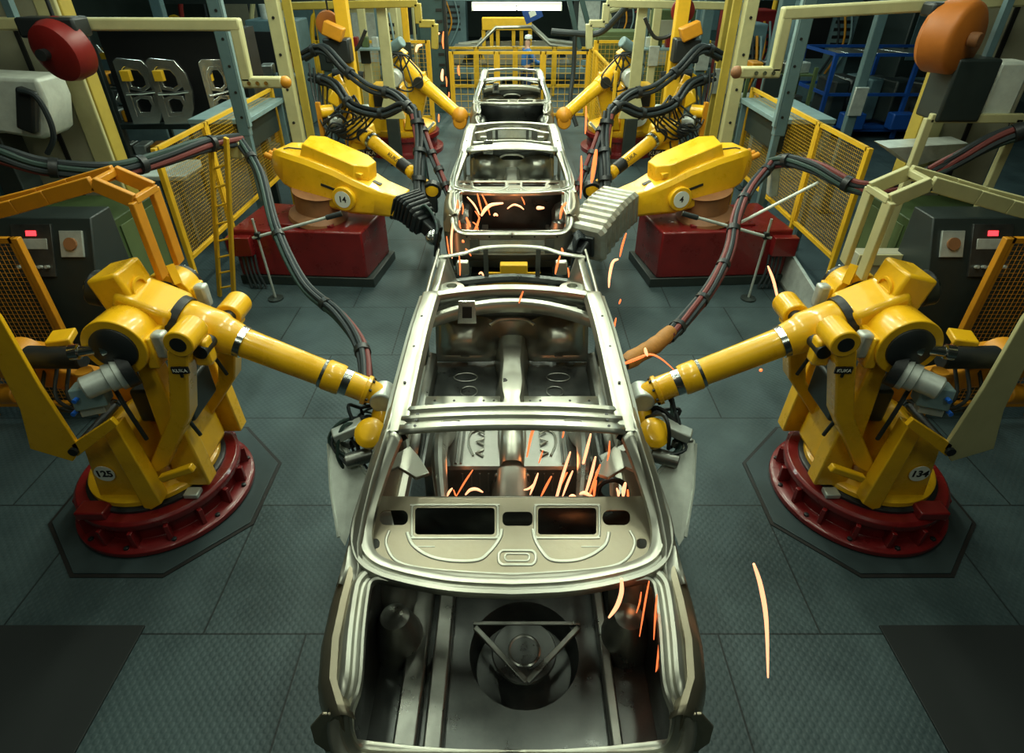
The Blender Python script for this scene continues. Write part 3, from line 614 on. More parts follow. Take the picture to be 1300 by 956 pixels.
    for k in range(12):
        R_ = random.uniform; p = w+V((R_(-.1, .0), R_(-.12, .05), R_(-.2, -.08))); MB().tube(cr([p, p+V((R_(-.16, -.06), R_(-.1, .05), R_(-.04, .12))), p+V((R_(-.26, -.12), R_(-.2, -.05), R_(-.1, .06))), p+V((R_(-.2, -.05), R_(-.24, -.12), R_(-.2, -.1)))], 6), R_(.008, .014), 7).build('water_hose', ['hose', 'hose', 'hose_green', 'black'][k % 4], g)
    poly = [(417, 563, 2.86), (425, 558, 2.87), (437, 568, 2.84), (466, 602, 2.74), (460, 632, 2.64), (438, 694, 2.34), (430, 682, 2.38), (420, 620, 2.66)]
    P = [U(a, c, y=d) for a, c, d in poly]
    b = MB(); b.prism(P, (.0, .02, .012)); b.build('gun_shank', 'white_alu', g, bev=.004)
    MB().tube([P[0], P[7], P[6]], .012, 6).build('shank_edge', 'white_alu', g)
    MB().tube([P[1], P[3]], .012, 6).build('shank_edge', 'white_alu', g)
    MB().beam(P[0]+V((.02, .02, .0)), w+V((-.2, -.2, -.24)), .04, .05).build('shank_clamp', 'steel_dark', g, bev=.005)
    if SX == -1:
        c = U(523, 622, y=2.55); MB().tube([c+V((.085*math.cos(a), .02*math.sin(a), .07*math.sin(a))) for a in [2*PI*k/24 for k in range(24)]], .018, 8, True).build('coiled_hose', 'black', g)
        MB().beam(c+V((-.02, 0, -.05)), c+V((-.01, .02, .06)), .05, .04).build('gun_jaw', 'white_alu', g, bev=.006)
        MB().beam(c+V((.06, .15, .1)), c+V((-.2, .2, .22)), .06, .05).build('gun_arm', 'steel_dark', g, bev=.006)
    return A
SX = 1; big_robot('125', 'yellow welding robot numbered 125 on a round red base, left front')
SX = -1; big_robot('134', 'yellow welding robot numbered 134 on a round red base, right front', 'cream', 'cream')
# ---------------------------------------------------------------- hooded robots on red plinths
def plinth_robot(num, lab, side):
    P = thing('red_plinth', f'dark red boxy plinth under the hooded robot on the {side}', 'plinth', (-2.6, 7.0, 0))
    MB().prism([V((-3.42, 6.6, .0)), V((-1.72, 6.5, .0)), V((-1.60, 7.35, .0)), V((-3.3, 7.6, .0))], (0, 0, .12)).build('plinth_skirt', 'cab_dark', P, bev=.008)
    MB().prism([V((-3.40, 6.62, .12)), V((-1.80, 6.52, .12)), V((-1.66, 7.3, .12)), V((-3.3, 7.58, .12))], (0, 0, .60)).build('plinth_box', 'red', P, bev=.02)
    MB().box((-2.55, 7.0, .735), (.8, .6, .03), rz=-.08).build('plinth_lid', 'red', P, bev=.006)
    MB().bb(-3.44, -3.15, 6.50, 6.62, .42, .66).build('junction_box', 'red', P, bev=.01)
    for k in range(4): MB().tube(cr([(-3.3+.05*k, 6.56, .42), (-3.28+.05*k, 6.5, .22), (-3.24+.06*k, 6.46, .02)], 5), .015, 8).build('service_cable', 'hose', P)
    R = thing('hooded_robot', lab, 'robot', (-2.5, 7.0, .75))
    MB().lathe((-2.42, 6.98, .75), (.15, -.1, 1), [(.36, 0), (.35, .05), (.27, .12), (.26, .34), (.3, .36)], 36).build('robot_foot', 'brown', R)
    MB().cyl((-2.65, 7.2, .76), (-2.65, 7.2, 1.2), .12).build('foot_cylinder', 'brown', R)
    # shell: long tapering hood; axis from tail to nose
    T = V((-2.66, 7.18, 1.36)); N = V((-1.30, 6.83, 1.02)); d = (N-T).normalized(); side_ = V((0, 0, 1)).cross(d).normalized(); up = d.cross(side_).normalized()
    if side_.y > 0: side_ = -side_   # towards the viewer
    if up.z < 0: up = -up
    Lh = (N-T).length
    def q(a, s, u): return T+d*(a*Lh)+side_*s+up*u
    rows = []
    for a, hw, lo, hi in ((-.16, .13, -.06, .10), (-.10, .20, -.14, .17), (0, .26, -.21, .20), (.2, .28, -.28, .21), (.45, .28, -.30, .19), (.62, .26, -.29, .14), (.8, .21, -.24, .09), (1.0, .17, -.19, .08)):
        rows.append([q(a, s*hw, u) for s, u in ((1, lo+.04), (1, hi-.06), (.86, hi), (-.86, hi), (-1, hi-.06), (-1, lo+.04), (-.85, lo), (.85, lo))])
    b = MB().loft(rows, closed=True); n = len(b.v); b.f.append(tuple(range(8))); b.f.append(tuple(range(n-8, n))); b.build('hood', 'yellow', R, bev=.012, ang=25)
    b = MB(); bot = [q(.12, .20, .18), q(.60, .20, .13), q(.70, .08, .12), q(.70, -.14, .12), q(.60, -.22, .14), q(.18, -.22, .20), q(.08, -.08, .2)]
    top = [p+up*.17 for p in bot]; top = [p+(q(.4, 0, .35)-p)*.06 for p in top]
    b.add(bot+top, [tuple(range(7)), tuple(range(7, 14))]+[(i, (i+1) % 7, 7+(i+1) % 7, 7+i) for i in range(7)]); b.build('raised_cover', 'yellow', R, bev=.012, ang=25)
    MB().beam(q(.58, .12, .19), q(.66, .12, .185), .12, .06).build('cover_step', 'yellow', R, bev=.01)
    MB().beam(q(.72, .02, .112), q(.79, .02, .10), .06, .012).build('lifting_slot', 'ink', R)
    MB().beam(q(.35, .283, -.02), q(.50, .283, -.03), .006, .03, up=up).build('maker_strip', 'black_metal', R)
    MB().tube([q(.10, .0, .215), q(-.02, .1, .21), q(-.04, .15, .2)], .008, 6).build('grab_wire', 'black', R)
    MB().cyl(q(.56, .24, -.10), q(.56, .315, -.10), .145, n=36).build('side_boss', 'yellow', R, bev=.012)
    c = q(.56, .317, -.10); badge(mirror(c), .10, mirror(c+side_)-mirror(c), num, R, .10)
    for k in range(3): MB().cyl(q(-.14, -.1+.09*k, 0), q(-.24, -.1+.09*k, .02), .035).build('tail_connector', 'orange_yellow', R)
    # bellows forearm
    nose = q(1.0, 0, -.055); 
    if SX == 1:
        tip = V((-1.06, 6.62, .82)); n_, r0, r1, mt = 7, .17, .13, 'black'
    else:
        tip = V((-.80, 6.02, .80)); n_, r0, r1, mt = 9, .20, .20, 'bellow_silver'
    bd = (tip-nose).normalized(); bs = V((0, 0, 1)).cross(bd).normalized(); bu = bd.cross(bs); L = (tip-nose).length; rows = []
    for k in range(4*n_+1):
        t = k/(4*n_); rr = (r0+(r1-r0)*t)*(1.08 if k % 4 in (1, 2, 3) else .88)*(.97 if k % 4 in (1, 3) else 1); p = nose+bd*(L*t)+V((0, 0, .05*math.sin(t*PI)))
        rows.append([p+bs*(a*rr*1.15)+bu*(c_*rr) for a, c_ in ((-1, -.8), (-1, .8), (-.8, 1), (.8, 1), (1, .8), (1, -.8), (.8, -1), (-.8, -1))])
    b = MB().loft(rows, closed=True); n = len(b.v); b.f.append(tuple(range(8))); b.f.append(tuple(range(n-8, n)))
    b.build('bellows', mt, R, ang=20)
    MB().beam(tip, tip+bd*.05, .26, .24).build('bellows_end_frame', 'black_metal', R, bev=.01)
    g = MB().beam(tip+bd*.05, tip+bd*.12, .15, .16).build('welding_head', 'black_metal', R, bev=.02)
    t2 = V((-.88, 6.45, .72))
    if SX == 1:
        MB().beam(tip+bd*.04, t2, .16, .18).build('head_block', 'black_metal', g, bev=.02)
        MB().lathe(t2+V((-.05, -.06, .0)), (.3, -.8, .3), [(.09, 0), (.09, .08), (.05, .1)], 20).build('rotary_joint', 'chrome', g)
        for k in range(8): MB().tube(cr([tip+V((.02*k-.06, 0, .1)), tip+V((.05+.02*k, -.05, .22-.03*k)), t2+V((.02, -.03*k, .1)), t2+V((-.03, -.02*k, -.2))], 5), .016, 7).build('service_cable', 'hose' if k % 3 else 'hose_green', g)
        MB().beam(t2, t2+V((.02, -.28, -.3)), .05, .07).build('electrode_arm', 'steel_dark', g, bev=.006)
    else:
        MB().beam(tip+bd*.04, tip+bd*.22+V((0, 0, -.05)), .20, .20).build('head_block', 'black_metal', g, bev=.02)
        for k in range(5): MB().tube(cr([tip+V((.0, .05*k-.1, .1)), tip+bd*.15+V((.03, .04*k-.1, .16)), tip+bd*.28+V((0, .0, -.15))], 5), .016, 7).build('service_cable', 'hose', g)
    # thin measuring rod on its post
    r = thing('probe_stand', f'thin steel post with a slanting rod in front of the {side} red plinth', 'stand', (-2.86, 6.2, 0))
    MB().lathe((-2.86, 6.2, 0), (0, 0, 1), [(.09, 0), (.09, .02), (.02, .03)], 20).build('foot', 'cab_dark', r)
    MB().cyl((-2.86, 6.2, .02), (-2.90, 6.2, 1.02), .014, n=12).build('post', 'alu', r)
    MB().cyl((-2.94, 6.18, .80), (-1.98, 6.30, 1.03), .018, n=12).build('rod', 'alu', r)
    MB().box((-2.885, 6.2, .82), (.06, .06, .08)).build('clamp', 'black_metal', r, bev=.008)
    MB().cyl((-2.10, 6.285, 1.0), (-1.92, 6.305, 1.045), .03, n=14).build('rod_tip', 'black_metal', r, bev=.004)
SX = 1; plinth_robot('14', 'yellow hooded robot numbered 14 with black bellows on a red plinth', 'left')
SX = -1; plinth_robot('4', 'yellow hooded robot numbered 4 with wide silver bellows on a red plinth', 'right')
# ---------------------------------------------------------------- slender robots behind
def mid_robot(side):
    A = thing('welding_robot', f'slender yellow robot behind the {side} hooded robot, arm reaching to the middle car', 'robot', (-2.55, 9.3, 0))
    MB().lathe((-2.55, 9.3, 0), (0, 0, 1), [(.55, 0), (.55, .06), (.45, .08), (.45, .2), (.5, .22), (.5, .27)], 36).build('pedestal', 'red', A)
    MB().lathe((-2.55, 9.3, .27), (0, 0, 1), [(.40, 0), (.40, .06), (.26, .1), (.22, .35)], 36).build('turntable', 'yellow', A)
    e = U(463, 172, y=9.1); w = U(529, 223, y=8.5)
    MB().prism([V((-2.75, 9.1, .5)), V((-2.35, 9.1, .5)), V((e.x+.14, 9.1, e.z-.15)), V((e.x+.10, 9.1, e.z+.12)), V((e.x-.08, 9.1, e.z+.15)), V((e.x-.16, 9.1, e.z))], (0, .28, 0)).build('link_arm', 'yellow', A, bev=.02)
    pl = MB().box((e.x+.01, 9.09, e.z-.26), (.26, .016, .10)).build('maker_plate', 'ink', A)
    text('KUKA', .09, mirror((e.x+.01, 9.078, e.z-.26)), (1, 0, 0), (0, 0, 1), pl, m='white')
    MB().cyl((e.x, 8.98, e.z+.02), (e.x, 9.1, e.z+.02), .10).build('elbow_cap', 'black_metal', A, bev=.01)
    ax = (w-e).normalized(); L = (w-e).length
    MB().lathe(e-ax*.3, ax, [(.14, 0), (.17, .02), (.17, .25), (.13, .3), (.13, .42)], 32).build('arm_root', 'yellow', A)
    MB().cyl(e+ax*.14, e+ax*.19, .125).build('steel_collar', 'chrome', A)
    MB().cyl(e+ax*.19, w-ax*.1, .105, .085).build('arm_tube', 'yellow', A)
    MB().cyl(w-ax*.34, w-ax*.16, .094).build('name_band', 'ink', A)
    rt = mirror(ax) if SX == 1 else -mirror(ax); vw = (V((0, 0, H))-mirror(w)).normalized(); vn = (vw-rt*vw.dot(rt)).normalized()
    text('KUKA', .085, mirror(w-ax*.42)+vn*.108, rt, vn.cross(rt), A, m='ink')
    MB().lathe(w-ax*.12, ax, [(.09, 0), (.1, .02), (.1, .08), (.07, .1), (.07, .2)], 28).build('wrist', 'yellow', A)
    MB().cyl(w-ax*.02, w+ax*.03, .085).build('steel_collar', 'chrome', A)
    bc = U(549, 240, y=8.2)
    MB().beam(w+ax*.05, bc+V((-.03, .02, .05)), .08, .08).build('wrist_link', 'yellow', A, bev=.02)
    MB().ring(bc-V((0, .06, .02)), bc+V((0, .05, 0)), .13, .09, 32).build('wheel_rim', 'black', A)
    MB().lathe(bc-V((0, .07, 0)), (0, 1, 0), [(.03, -.01), (.09, 0), (.09, .1)], 28).build('wheel_hub', 'yellow', A)
    MB().beam(bc-V((0, 0, .08)), bc-V((0, .02, .34)), .12, .12).build('tool_block', 'black_metal', A, bev=.02)
    for k in range(3):
        MB().cyl(e+V((-.25-.1*k, .1, .06+.14*k)), e+V((-.42-.1*k, .0, .06+.14*k)), .09, n=20).build('drive_motor', ['black_metal', 'alu', 'yellow'][k], A, bev=.01)
    MB().beam(e+V((-.28, .15, -.4)), e+V((-.3, .2, .7)), .10, .16).build('cable_mast', 'yellow', A, bev=.01)
    MB().beam(e+V((-.10, .25, .1)), e+V((-.36, .25, .8)), .06, .10).build('cable_mast', 'yellow', A, bev=.01)
    MB().box(e+V((-.05, .2, .30)), (.26, .18, .14), rz=.4, rx=.4).build('valve_block', 'alu', A, bev=.02)
    for k in range(8):
        a = random.uniform(0, 6.28); p = e+V((-.2, 0, .1)); MB().tube(cr([p, p+V((.25*math.cos(a), -.1, .25*math.sin(a))), p+V((.4*math.cos(a+.8), -.05, .3*math.sin(a+.8))), p+V((.1, .1, .45))], 6), .013, 7).build('service_cable', 'black', A)
def far_robot(side, num):
    A = thing('welding_robot', f'far {side} yellow robot on a red base' + (' numbered 138' if num else ', reaching down to the farthest car'), 'robot', (-2.35, 13.0, 0))
    MB().lathe((-2.35, 13, 0), (0, 0, 1), [(.85, 0), (.85, .08), (.72, .1), (.72, .3), (.78, .32), (.78, .4)], 40).build('pedestal', 'red', A)
    MB().lathe((-2.35, 13, .4), (0, 0, 1), [(.7, 0), (.72, .03), (.72, .12), (.5, .2)], 40).build('turntable', 'yellow', A)
    MB().prism([V((-2.95, 12.4, .45)), V((-2.2, 12.3, .45)), V((-2.2, 12.4, 1.35)), V((-2.85, 12.45, 1.35))], (0, .7, 0)).build('column', 'yellow', A, bev=.03)
    MB().bb(-2.75, -2.4, 12.34, 12.42, 1.0, 1.28).build('column_recess', 'ink', A)
    if num: badge(mirror((-2.55, 12.32, .80)), .18, (0, -1, 0), num, A, .17)
    e = U(533, 103, y=12.2); w = U(584, 147, y=11.6)
    MB().prism([V((-2.2, 12.3, .55)), V((-1.9, 12.3, .55)), V((e.x+.16, 12.1, e.z-.1)), V((e.x+.1, 12.1, e.z+.16)), V((e.x-.14, 12.1, e.z+.1))], (0, .3, 0)).build('link_arm', 'yellow', A, bev=.02)
    MB().cyl((e.x, 11.98, e.z), (e.x, 12.1, e.z), .10).build('elbow_cap', 'black_metal', A)
    ax = (w-e).normalized()
    MB().cyl(e-ax*.5, e+ax*.2, .2, .14).build('arm_root', 'yellow', A, bev=.02)
    MB().cyl(e+ax*.2, w-ax*.1, .13, .11).build('arm_tube', 'yellow', A)
    MB().ball(w, .16).build('wrist', 'orange_yellow', A)
    MB().cyl(w-V((0, .12, .1)), w-V((0, -.12, .1)), .13).build('tool_disc', 'orange_yellow', A, bev=.02)
    MB().box(e-ax*.5+V((-.1, 0, .2)), (.34, .3, .3), ry=.6).build('drive_box', 'yellow', A, bev=.02)
    MB().cyl(e+V((-.45, -.15, .1)), e+V((-.45, -.45, .1)), .16).build('drive_motor', 'alu', A, bev=.02)
    MB().cyl(e+V((-.5, 0, .55)), e+V((-.25, -.1, .7)), .1).build('drive_motor', 'lightblue', A, bev=.02)
    MB().beam((-2.95, 12.6, .7), (-3.6, 12.2, 1.25), .24, .26).build('counterbalance', 'yellow', A, bev=.03)
    MB().cyl((-2.9, 12.4, 1.55), (-3.5, 12.4, 1.6), .09).build('black_motor', 'black', A)
    MB().beam((-3.2, 12.5, .9), (-3.55, 12.5, 1.6), .12, .2).build('counterbalance_link', 'yellow', A, bev=.02)
    for k in range(6):
        a = 1+k*.8; p = e+V((-.3, -.1, .2)); MB().tube(cr([p, p+V((.3*math.cos(a), -.1, .3*math.sin(a))), p+V((.4*math.cos(a+1), -.1, .35*math.sin(a+1))), p+V((.0, .1, .3))], 6), .016, 7).build('service_cable', 'black', A)
    # floor jig reaching to the car from the side
for SX, s_, n_ in ((1, 'left', None), (-1, 'right', '138')):
    mid_robot(s_); far_robot(s_, n_)
SX = 1
# ---------------------------------------------------------------- surroundings
def fence(name, label, p0, p1, z0, z1, npan=2, pitch=.05, m='fence_yellow', group=None, wires=True, post=.05, rail=.04):
    """mesh fence between two ground points"""
    p0, p1 = V((p0[0], p0[1], 0)), V((p1[0], p1[1], 0)); A = thing(name, label, 'fence', tuple((p0+p1)/2), group)
    d = (p1-p0); L = d.length; d.normalize()
    for k in range(npan+1):
        q = p0+d*(L*k/npan); MB().beam(q, q+V((0, 0, z1)), post, post, up=d).build('post', m, A, bev=.005)
    for k in range(npan):
        a, b_ = p0+d*(L*k/npan+post*.6), p0+d*(L*(k+1)/npan-post*.6)
        fr = MB()
        for z in (z0, z1-rail/2): fr.beam(a+V((0, 0, z)), b_+V((0, 0, z)), rail, rail)
        for q in (a, b_): fr.beam(q+V((0, 0, z0)), q+V((0, 0, z1)), rail, rail, up=d)
        f = fr.build('panel_frame', m, A)
        if wires:
            w = MB(); l = (b_-a).length; n = int(l/pitch); nz = int((z1-z0)/pitch)
            for i in range(1, n): q = a+d*(l*i/n); w.beam(q+V((0, 0, z0)), q+V((0, 0, z1)), pitch*.065, pitch*.065, up=d)
            for i in range(1, nz): z = z0+(z1-z0)*i/nz; w.beam(a+V((0, 0, z)), b_+V((0, 0, z)), pitch*.065, pitch*.065)
            w.build('wire_mesh', m, f)
    return A
def hoses(label, path, n, r, name='hose_bundle', spread=.03, mats=('hose', 'hose_green', 'hose', 'hose_red'), straps=4, k=8, mirrorside=1):
    A = thing(name, label, 'hoses', tuple(V(path[len(path)//2])))
    base = cr(path, k)
    for i in range(n):
        a = 2*PI*i/n+.5; off = []
        for j, p in enumerate(base):
            b = a+.06*j; off.append(p+V((spread*math.cos(b)*.7, spread*math.cos(b)*.7, spread*math.sin(b))))
        MB().tube(off, r, 8).build('hose', mats[i % len(mats)], A)
    for i in range(straps):
        j = int((i+.5)/straps*(len(base)-2)); d = (base[j+1]-base[j]).normalized()
        MB().cyl(base[j]-d*.03, base[j]+d*.03, spread+r*1.15, n=16).build('strap', 'black', A)
    return A
W = lambda s: 'left' if s == 1 else 'right'
for SX in (1, -1):
    S = W(SX)
    # wide beige column
    A = thing('building_column', f'wide beige sheet-clad column on the {S} with a dark slit', 'column', (-4.1, 5.9, 0))
    x0, x1 = (-4.55, -3.77)
    MB().bb(x0, x1, 5.55, 5.72, .9, 7.99).build('cladding', 'beige', A, bev=.01)
    MB().bb(x0, x1, 5.55, 5.72, 0, .898).build('column_base', 'cab_dark', A, bev=.01)
    MB().bb(x1-.16, x1+.02, 5.52, 5.56, .9, 7.99).build('corner_trim', 'cream', A, bev=.01)
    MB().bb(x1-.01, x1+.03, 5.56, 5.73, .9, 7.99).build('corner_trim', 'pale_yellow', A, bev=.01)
    MB().bb(-4.20, -4.16, 5.535, 5.552, .9, 7.99).build('slit', 'ink', A)
    # hanging reel and its cable
    if SX == 1:
        c = U(82, 66, y=5.0); A = thing('hose_reel', 'dark red spring balancer reel hanging at the upper left by the beige column', 'reel', tuple(c))
        MB().lathe(c-V((0, .12, 0)), (.25, 1, .2), [(.15, -.02), (.20, 0), (.22, .06), (.22, .16), (.17, .2)], 32).build('drum', 'reel_red', A)
        MB().box(c+V((-.02, .02, .17)), (.44, .2, .14)).build('bracket', 'black_metal', A, bev=.02)
        MB().cyl(c+V((-.05, -.14, .0)), c+V((-.05, -.2, .0)), .04).build('hub', 'black_metal', A)
    else:
        c = U(1300-1222, 47, y=5.0); A = thing('hose_reel', 'orange spring balancer reel hanging at the upper right', 'reel', tuple(c))
        MB().lathe(c-V((-.05, .12, 0)), (.45, .8, .0), [(.21, -.02), (.24, 0), (.25, .02), (.25, .20), (.22, .24)], 40).build('drum', 'orange', A)
        MB().cyl(c-V((-.04, .14, 0)), c-V((.0, .20, 0)), .05).build('hub', 'brown', A, bev=.01)
        MB().box(c+V((.16, .06, .18)), (.3, .16, .10)).build('bracket', 'black_metal', A, bev=.02)
    MB().cyl(c+V((0, .02, .2)), V((c.x, c.y+.02, 8)), .015).build('suspension_rod', 'black_metal', A)
    # cream boom with cranked end
    a = U(-60, 30, y=5.2) if SX == 1 else U(-60, -4, y=5.2); b_ = U(306, 31, y=5.2) if SX == 1 else U(308, 17, y=5.2)
    bz = b_.z; c1 = V((b_.x-.05, 5.2, b_.z-.42)); c2 = V((b_.x+.24, 5.2, b_.z-.42))
    A = thing('cream_boom', f'long cream tube boom with cranked end crossing the upper {S}', 'boom', tuple(b_))
    MB().beam(a, b_, .09, .09).build('boom_tube', 'cream', A, bev=.015)
    MB().beam(b_+V((-.04, 0, .04)), c1, .085, .085).build('crank_tube', 'cream', A, bev=.015)
    MB().beam(c1-V((.04, 0, 0)), c2, .085, .085).build('crank_foot', 'cream', A, bev=.015)
    for k in range(3): MB().cyl(c1+V((.03+.07*k, -.05, 0)), c1+V((.03+.07*k, -.06, 0)), .016, n=12).build('bolt', 'chrome', A)
    MB().ball(c2+V((.02, 0, 0)), .05, 12).build('end_knuckle', 'orange_yellow' if SX == 1 else 'brown', A)
    MB().beam(a+V((.5, 0, .04)), V((a.x+.5, a.y, 8)), .06).build('hanger', 'bluegrey', A)
    # blue-grey hose dropper hanging from the ceiling
    t = U(293, 90, y=6.6); A = thing('hanging_channel', f'blue-grey steel channel hanging from above on the {S}', 'channel', (t.x, 6.6, 1.9))
    zb = U(305, 172, y=6.6).z
    MB().beam((t.x, 6.6, zb), (t.x, 6.6, 8), .12, .10).build('channel', 'bluegrey', A, bev=.01)
    MB().beam((t.x+.075, 6.58, zb+.1), (t.x+.075, 6.58, 5), .025, .06).build('channel_lip', 'lightblue', A)
    for k in range(9): MB().cyl((t.x+.02, 6.55, zb+.2+.25*k), (t.x+.02, 6.545, zb+.2+.25*k), .015, n=8).build('slot', 'ink', A)
    # side fence
    fence('mesh_fence', f'yellow wire mesh fence running beside the {S} red plinth', (-3.5, 5.8), (-3.5, 9.1), .72, 1.9, 3, .036)
    fence('mesh_fence', f'yellow wire mesh fence in the near {S}, beside the dark control cabinet', (-3.66, 4.02), (-5.6, 4.02), .15, 1.72, 2, .036, m='orange_yellow')
    # green cabinet
    A = thing('green_cabinet', f'dark green steel cabinet behind the {S} front robot', 'cabinet', (-3.9, 5.0, 0))
    MB().bb(-4.35, -3.45, 4.75, 5.45, .08, 1.55).build('cabinet_body', 'green', A, bev=.01)
    MB().bb(-4.33, -3.47, 4.77, 5.43, 0, .08).build('plinth', 'ink', A)
    MB().bb(-4.30, -3.92, 4.735, 4.749, .14, 1.48).build('door', 'green', A, bev=.004)
    MB().bb(-3.90, -3.50, 4.735, 4.749, .14, 1.48).build('door', 'green', A, bev=.004)
    MB().bb(-3.448, -3.436, 4.85, 5.38, .14, 1.48).build('side_panel', 'olive', A, bev=.004)
    # control cabinet with readout
    A = thing('control_cabinet', f'dark control cabinet with lit red readout at the {S} edge', 'cabinet', (-3.85, 4.5, 0))
    MB().prism([V((-4.35, 4.2, 0)), V((-4.35, 4.68, 0)), V((-4.35, 4.68, 1.72)), V((-4.35, 4.42, 1.72)), V((-4.35, 4.2, 1.25))], (1.0, 0, 0)).build('cabinet_body', 'cab_dark', A, bev=.01)
    face = lambda x, t: V((x, 4.2+.22*t, 1.25+.47*t)); nrm = V((0, -.47, .22)).normalized()
    def onface(x0, x1, t0, t1, th, nm, m_, par): 
        return MB().prism([face(x0, t0)+nrm*.001, face(x1, t0)+nrm*.001, face(x1, t1)+nrm*.001, face(x0, t1)+nrm*.001], nrm*th).build(nm, m_, par, bev=.002)
    pn = onface(-3.98, -3.66, .10, .90, .02, 'control_panel', 'steel_deep', A)
    onface(-3.86, -3.78, .72, .80, .026, 'red_readout', 'led', pn)
    onface(-3.95, -3.70, .52, .68, .024, 'keypad', 'alu', pn)
    for k in range(5): MB().cyl(face(-3.93+.055*k, .25), face(-3.93+.055*k, .25)+nrm*.05, .014, n=10).build('push_button', 'alu', pn)
    onface(-3.60, -3.42, .40, .80, .02, 'gauge_plate', 'alu', A)
    MB().cyl(face(-3.51, .6), face(-3.51, .6)+nrm*.04, .05).build('gauge', 'brown', A)
    MB().tube(cr([(-3.8, 4.19, 1.2), (-3.75, 4.1, .8), (-3.65, 4.12, .3), (-3.5, 4.1, .02)], 6), .012, 8).build('service_cable', 'hose', A)
    # blue-grey shelf tables
    A = thing('work_shelf', f'pale blue-grey shelf table beside the cream post on the {S}', 'shelf', (-3.7, 8.3, 0))
    MB().bb(-4.05, -3.30, 7.6, 9.0, 1.72, 1.78).build('shelf_board', 'lightblue', A, bev=.008)
    for x, y in ((-4.0, 7.65), (-3.36, 7.65), (-4.0, 8.95), (-3.36, 8.95)): MB().bb(x-.04, x+.04, y-.04, y+.04, 0, 1.72).build('leg', 'bluegrey', A, bev=.005)
    MB().bb(-3.96, -3.42, 7.7, 8.9, 1.35, 1.7).build('drawer_block', 'cab_dark', A, bev=.01)
    # cream post with bracket
    A = thing('cream_post', f'tall cream steel post behind the {S} hooded robot', 'post', (-3.1, 9.0, 0))
    MB().beam((-3.2, 9.0, 0), (-3.2, 9.0, 5.0), .17, .16).build('post_tube', 'cream', A, bev=.012)
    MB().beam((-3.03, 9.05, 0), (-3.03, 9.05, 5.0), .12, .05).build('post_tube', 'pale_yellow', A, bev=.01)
    for k in range(6): MB().cyl((-3.2, 8.915, 1+.45*k), (-3.2, 8.908, 1+.45*k), .02, n=8).build('hole', 'ink', A)
    MB().bb(-3.5, -2.8, 8.8, 9.1, .78, .98).build('foot_bracket', 'cream', A, bev=.03)
    MB().beam((-2.86, 9.1, .1), (-2.86, 9.1, 1.7), .07, .07).build('side_tube', 'orange_yellow', A, bev=.01)
    # tool carrier mast carrying cables (yellow plates)
    A = thing('yellow_mast', f'tall yellow plate mast with dark hose junction on the {S} beside the cream post', 'mast', (-2.62, 10.3, 0))
    MB().bb(-2.72, -2.52, 10.22, 10.38, 0, 3.2).build('mast_plate', 'fence_yellow', A, bev=.01)
    MB().bb(-2.9, -2.5, 9.95, 10.20, 2.1, 2.45).build('hose_junction', 'black_metal', A, bev=.03)
    MB().box((-2.7, 9.95, 2.55), (.3, .2, .2), ry=.4).build('junction_cap', 'orange_yellow', A, bev=.02)
    # yellow side guard fences at mid distance
    fence('mesh_fence', f'yellow mesh fence behind the far robot on the {S}', (-1.95, 15.2), (-4.6, 15.2), .2, 1.9, 3, .09, post=.07, rail=.06)
    # far clutter: cream slanting props
    A = thing('cream_prop', f'flat cream tapered post with flared foot standing at the far {S}', 'post', (-2.6, 12, 0))
    q = U(557, 40, y=11.8); q2 = U(500, 130, y=11.8)
    MB().prism([V((-2.55, 11.7, .9)), V((-2.05, 11.7, .9)), V((-2.18, 11.7, 1.35)), V((-2.22, 11.7, 3.6)), V((-2.36, 11.7, 3.6)), V((-2.40, 11.7, 1.35))], (0, .1, 0)).build('tapered_plate', 'cream', A, bev=.01)
    MB().bb(-2.42, -2.18, 11.69, 11.81, 0, .9).build('foot', 'cab_dark', A, bev=.01)
    # floor jig near far car
    A = thing('side_jig', f'dark clamping jig on a stand beside the {S} side of the farthest car', 'jig', (-1.55, 11.2, 0))
    MB().bb(-1.72, -1.42, 10.2, 10.5, 0, .06).build('foot', 'cab_dark', A, bev=.01)
    MB().beam((-1.57, 10.35, .05), (-1.57, 10.35, .95), .10, .10).build('post', 'teal_dark', A, bev=.01)
    MB().box((-1.54, 10.3, .8), (.24, .2, .26), rz=.3).build('jig_block', 'teal_dark', A, bev=.02)
    MB().beam((-1.50, 10.3, .96), (-1.32, 10.3, 1.15), .05, .04).build('jig_finger', 'alu', A, bev=.004)
    for k in range(3): MB().tube(cr([(-1.6+.05*k, 10.2, .8), (-1.62+.07*k, 10.1, .5), (-1.55+.05*k, 10.1, .1)], 5), .016, 7).build('service_cable', 'hose', A)
SX = 1
# ladder
A = thing('leaning_ladder', 'narrow yellow ladder leaning by the left mesh fence', 'ladder', (-3.46, 6.2, 0))
a0, a1, b0, b1 = U(279, 376, z=0), U(297, 378, z=0), V((-3.02, 6.0, 1.95)), V((-2.86, 6.0, 1.95))
MB().beam(a0, b0, .035, .05).build('stile', 'fence_yellow', A, bev=.005); MB().beam(a1, b1, .035, .05).build('stile', 'fence_yellow', A, bev=.005)
for k in range(9):
    t = .06+.11*k; MB().cyl(a0.lerp(b0, t), a1.lerp(b1, t+.03), .012, n=8).build('rung', 'fence_yellow', A)
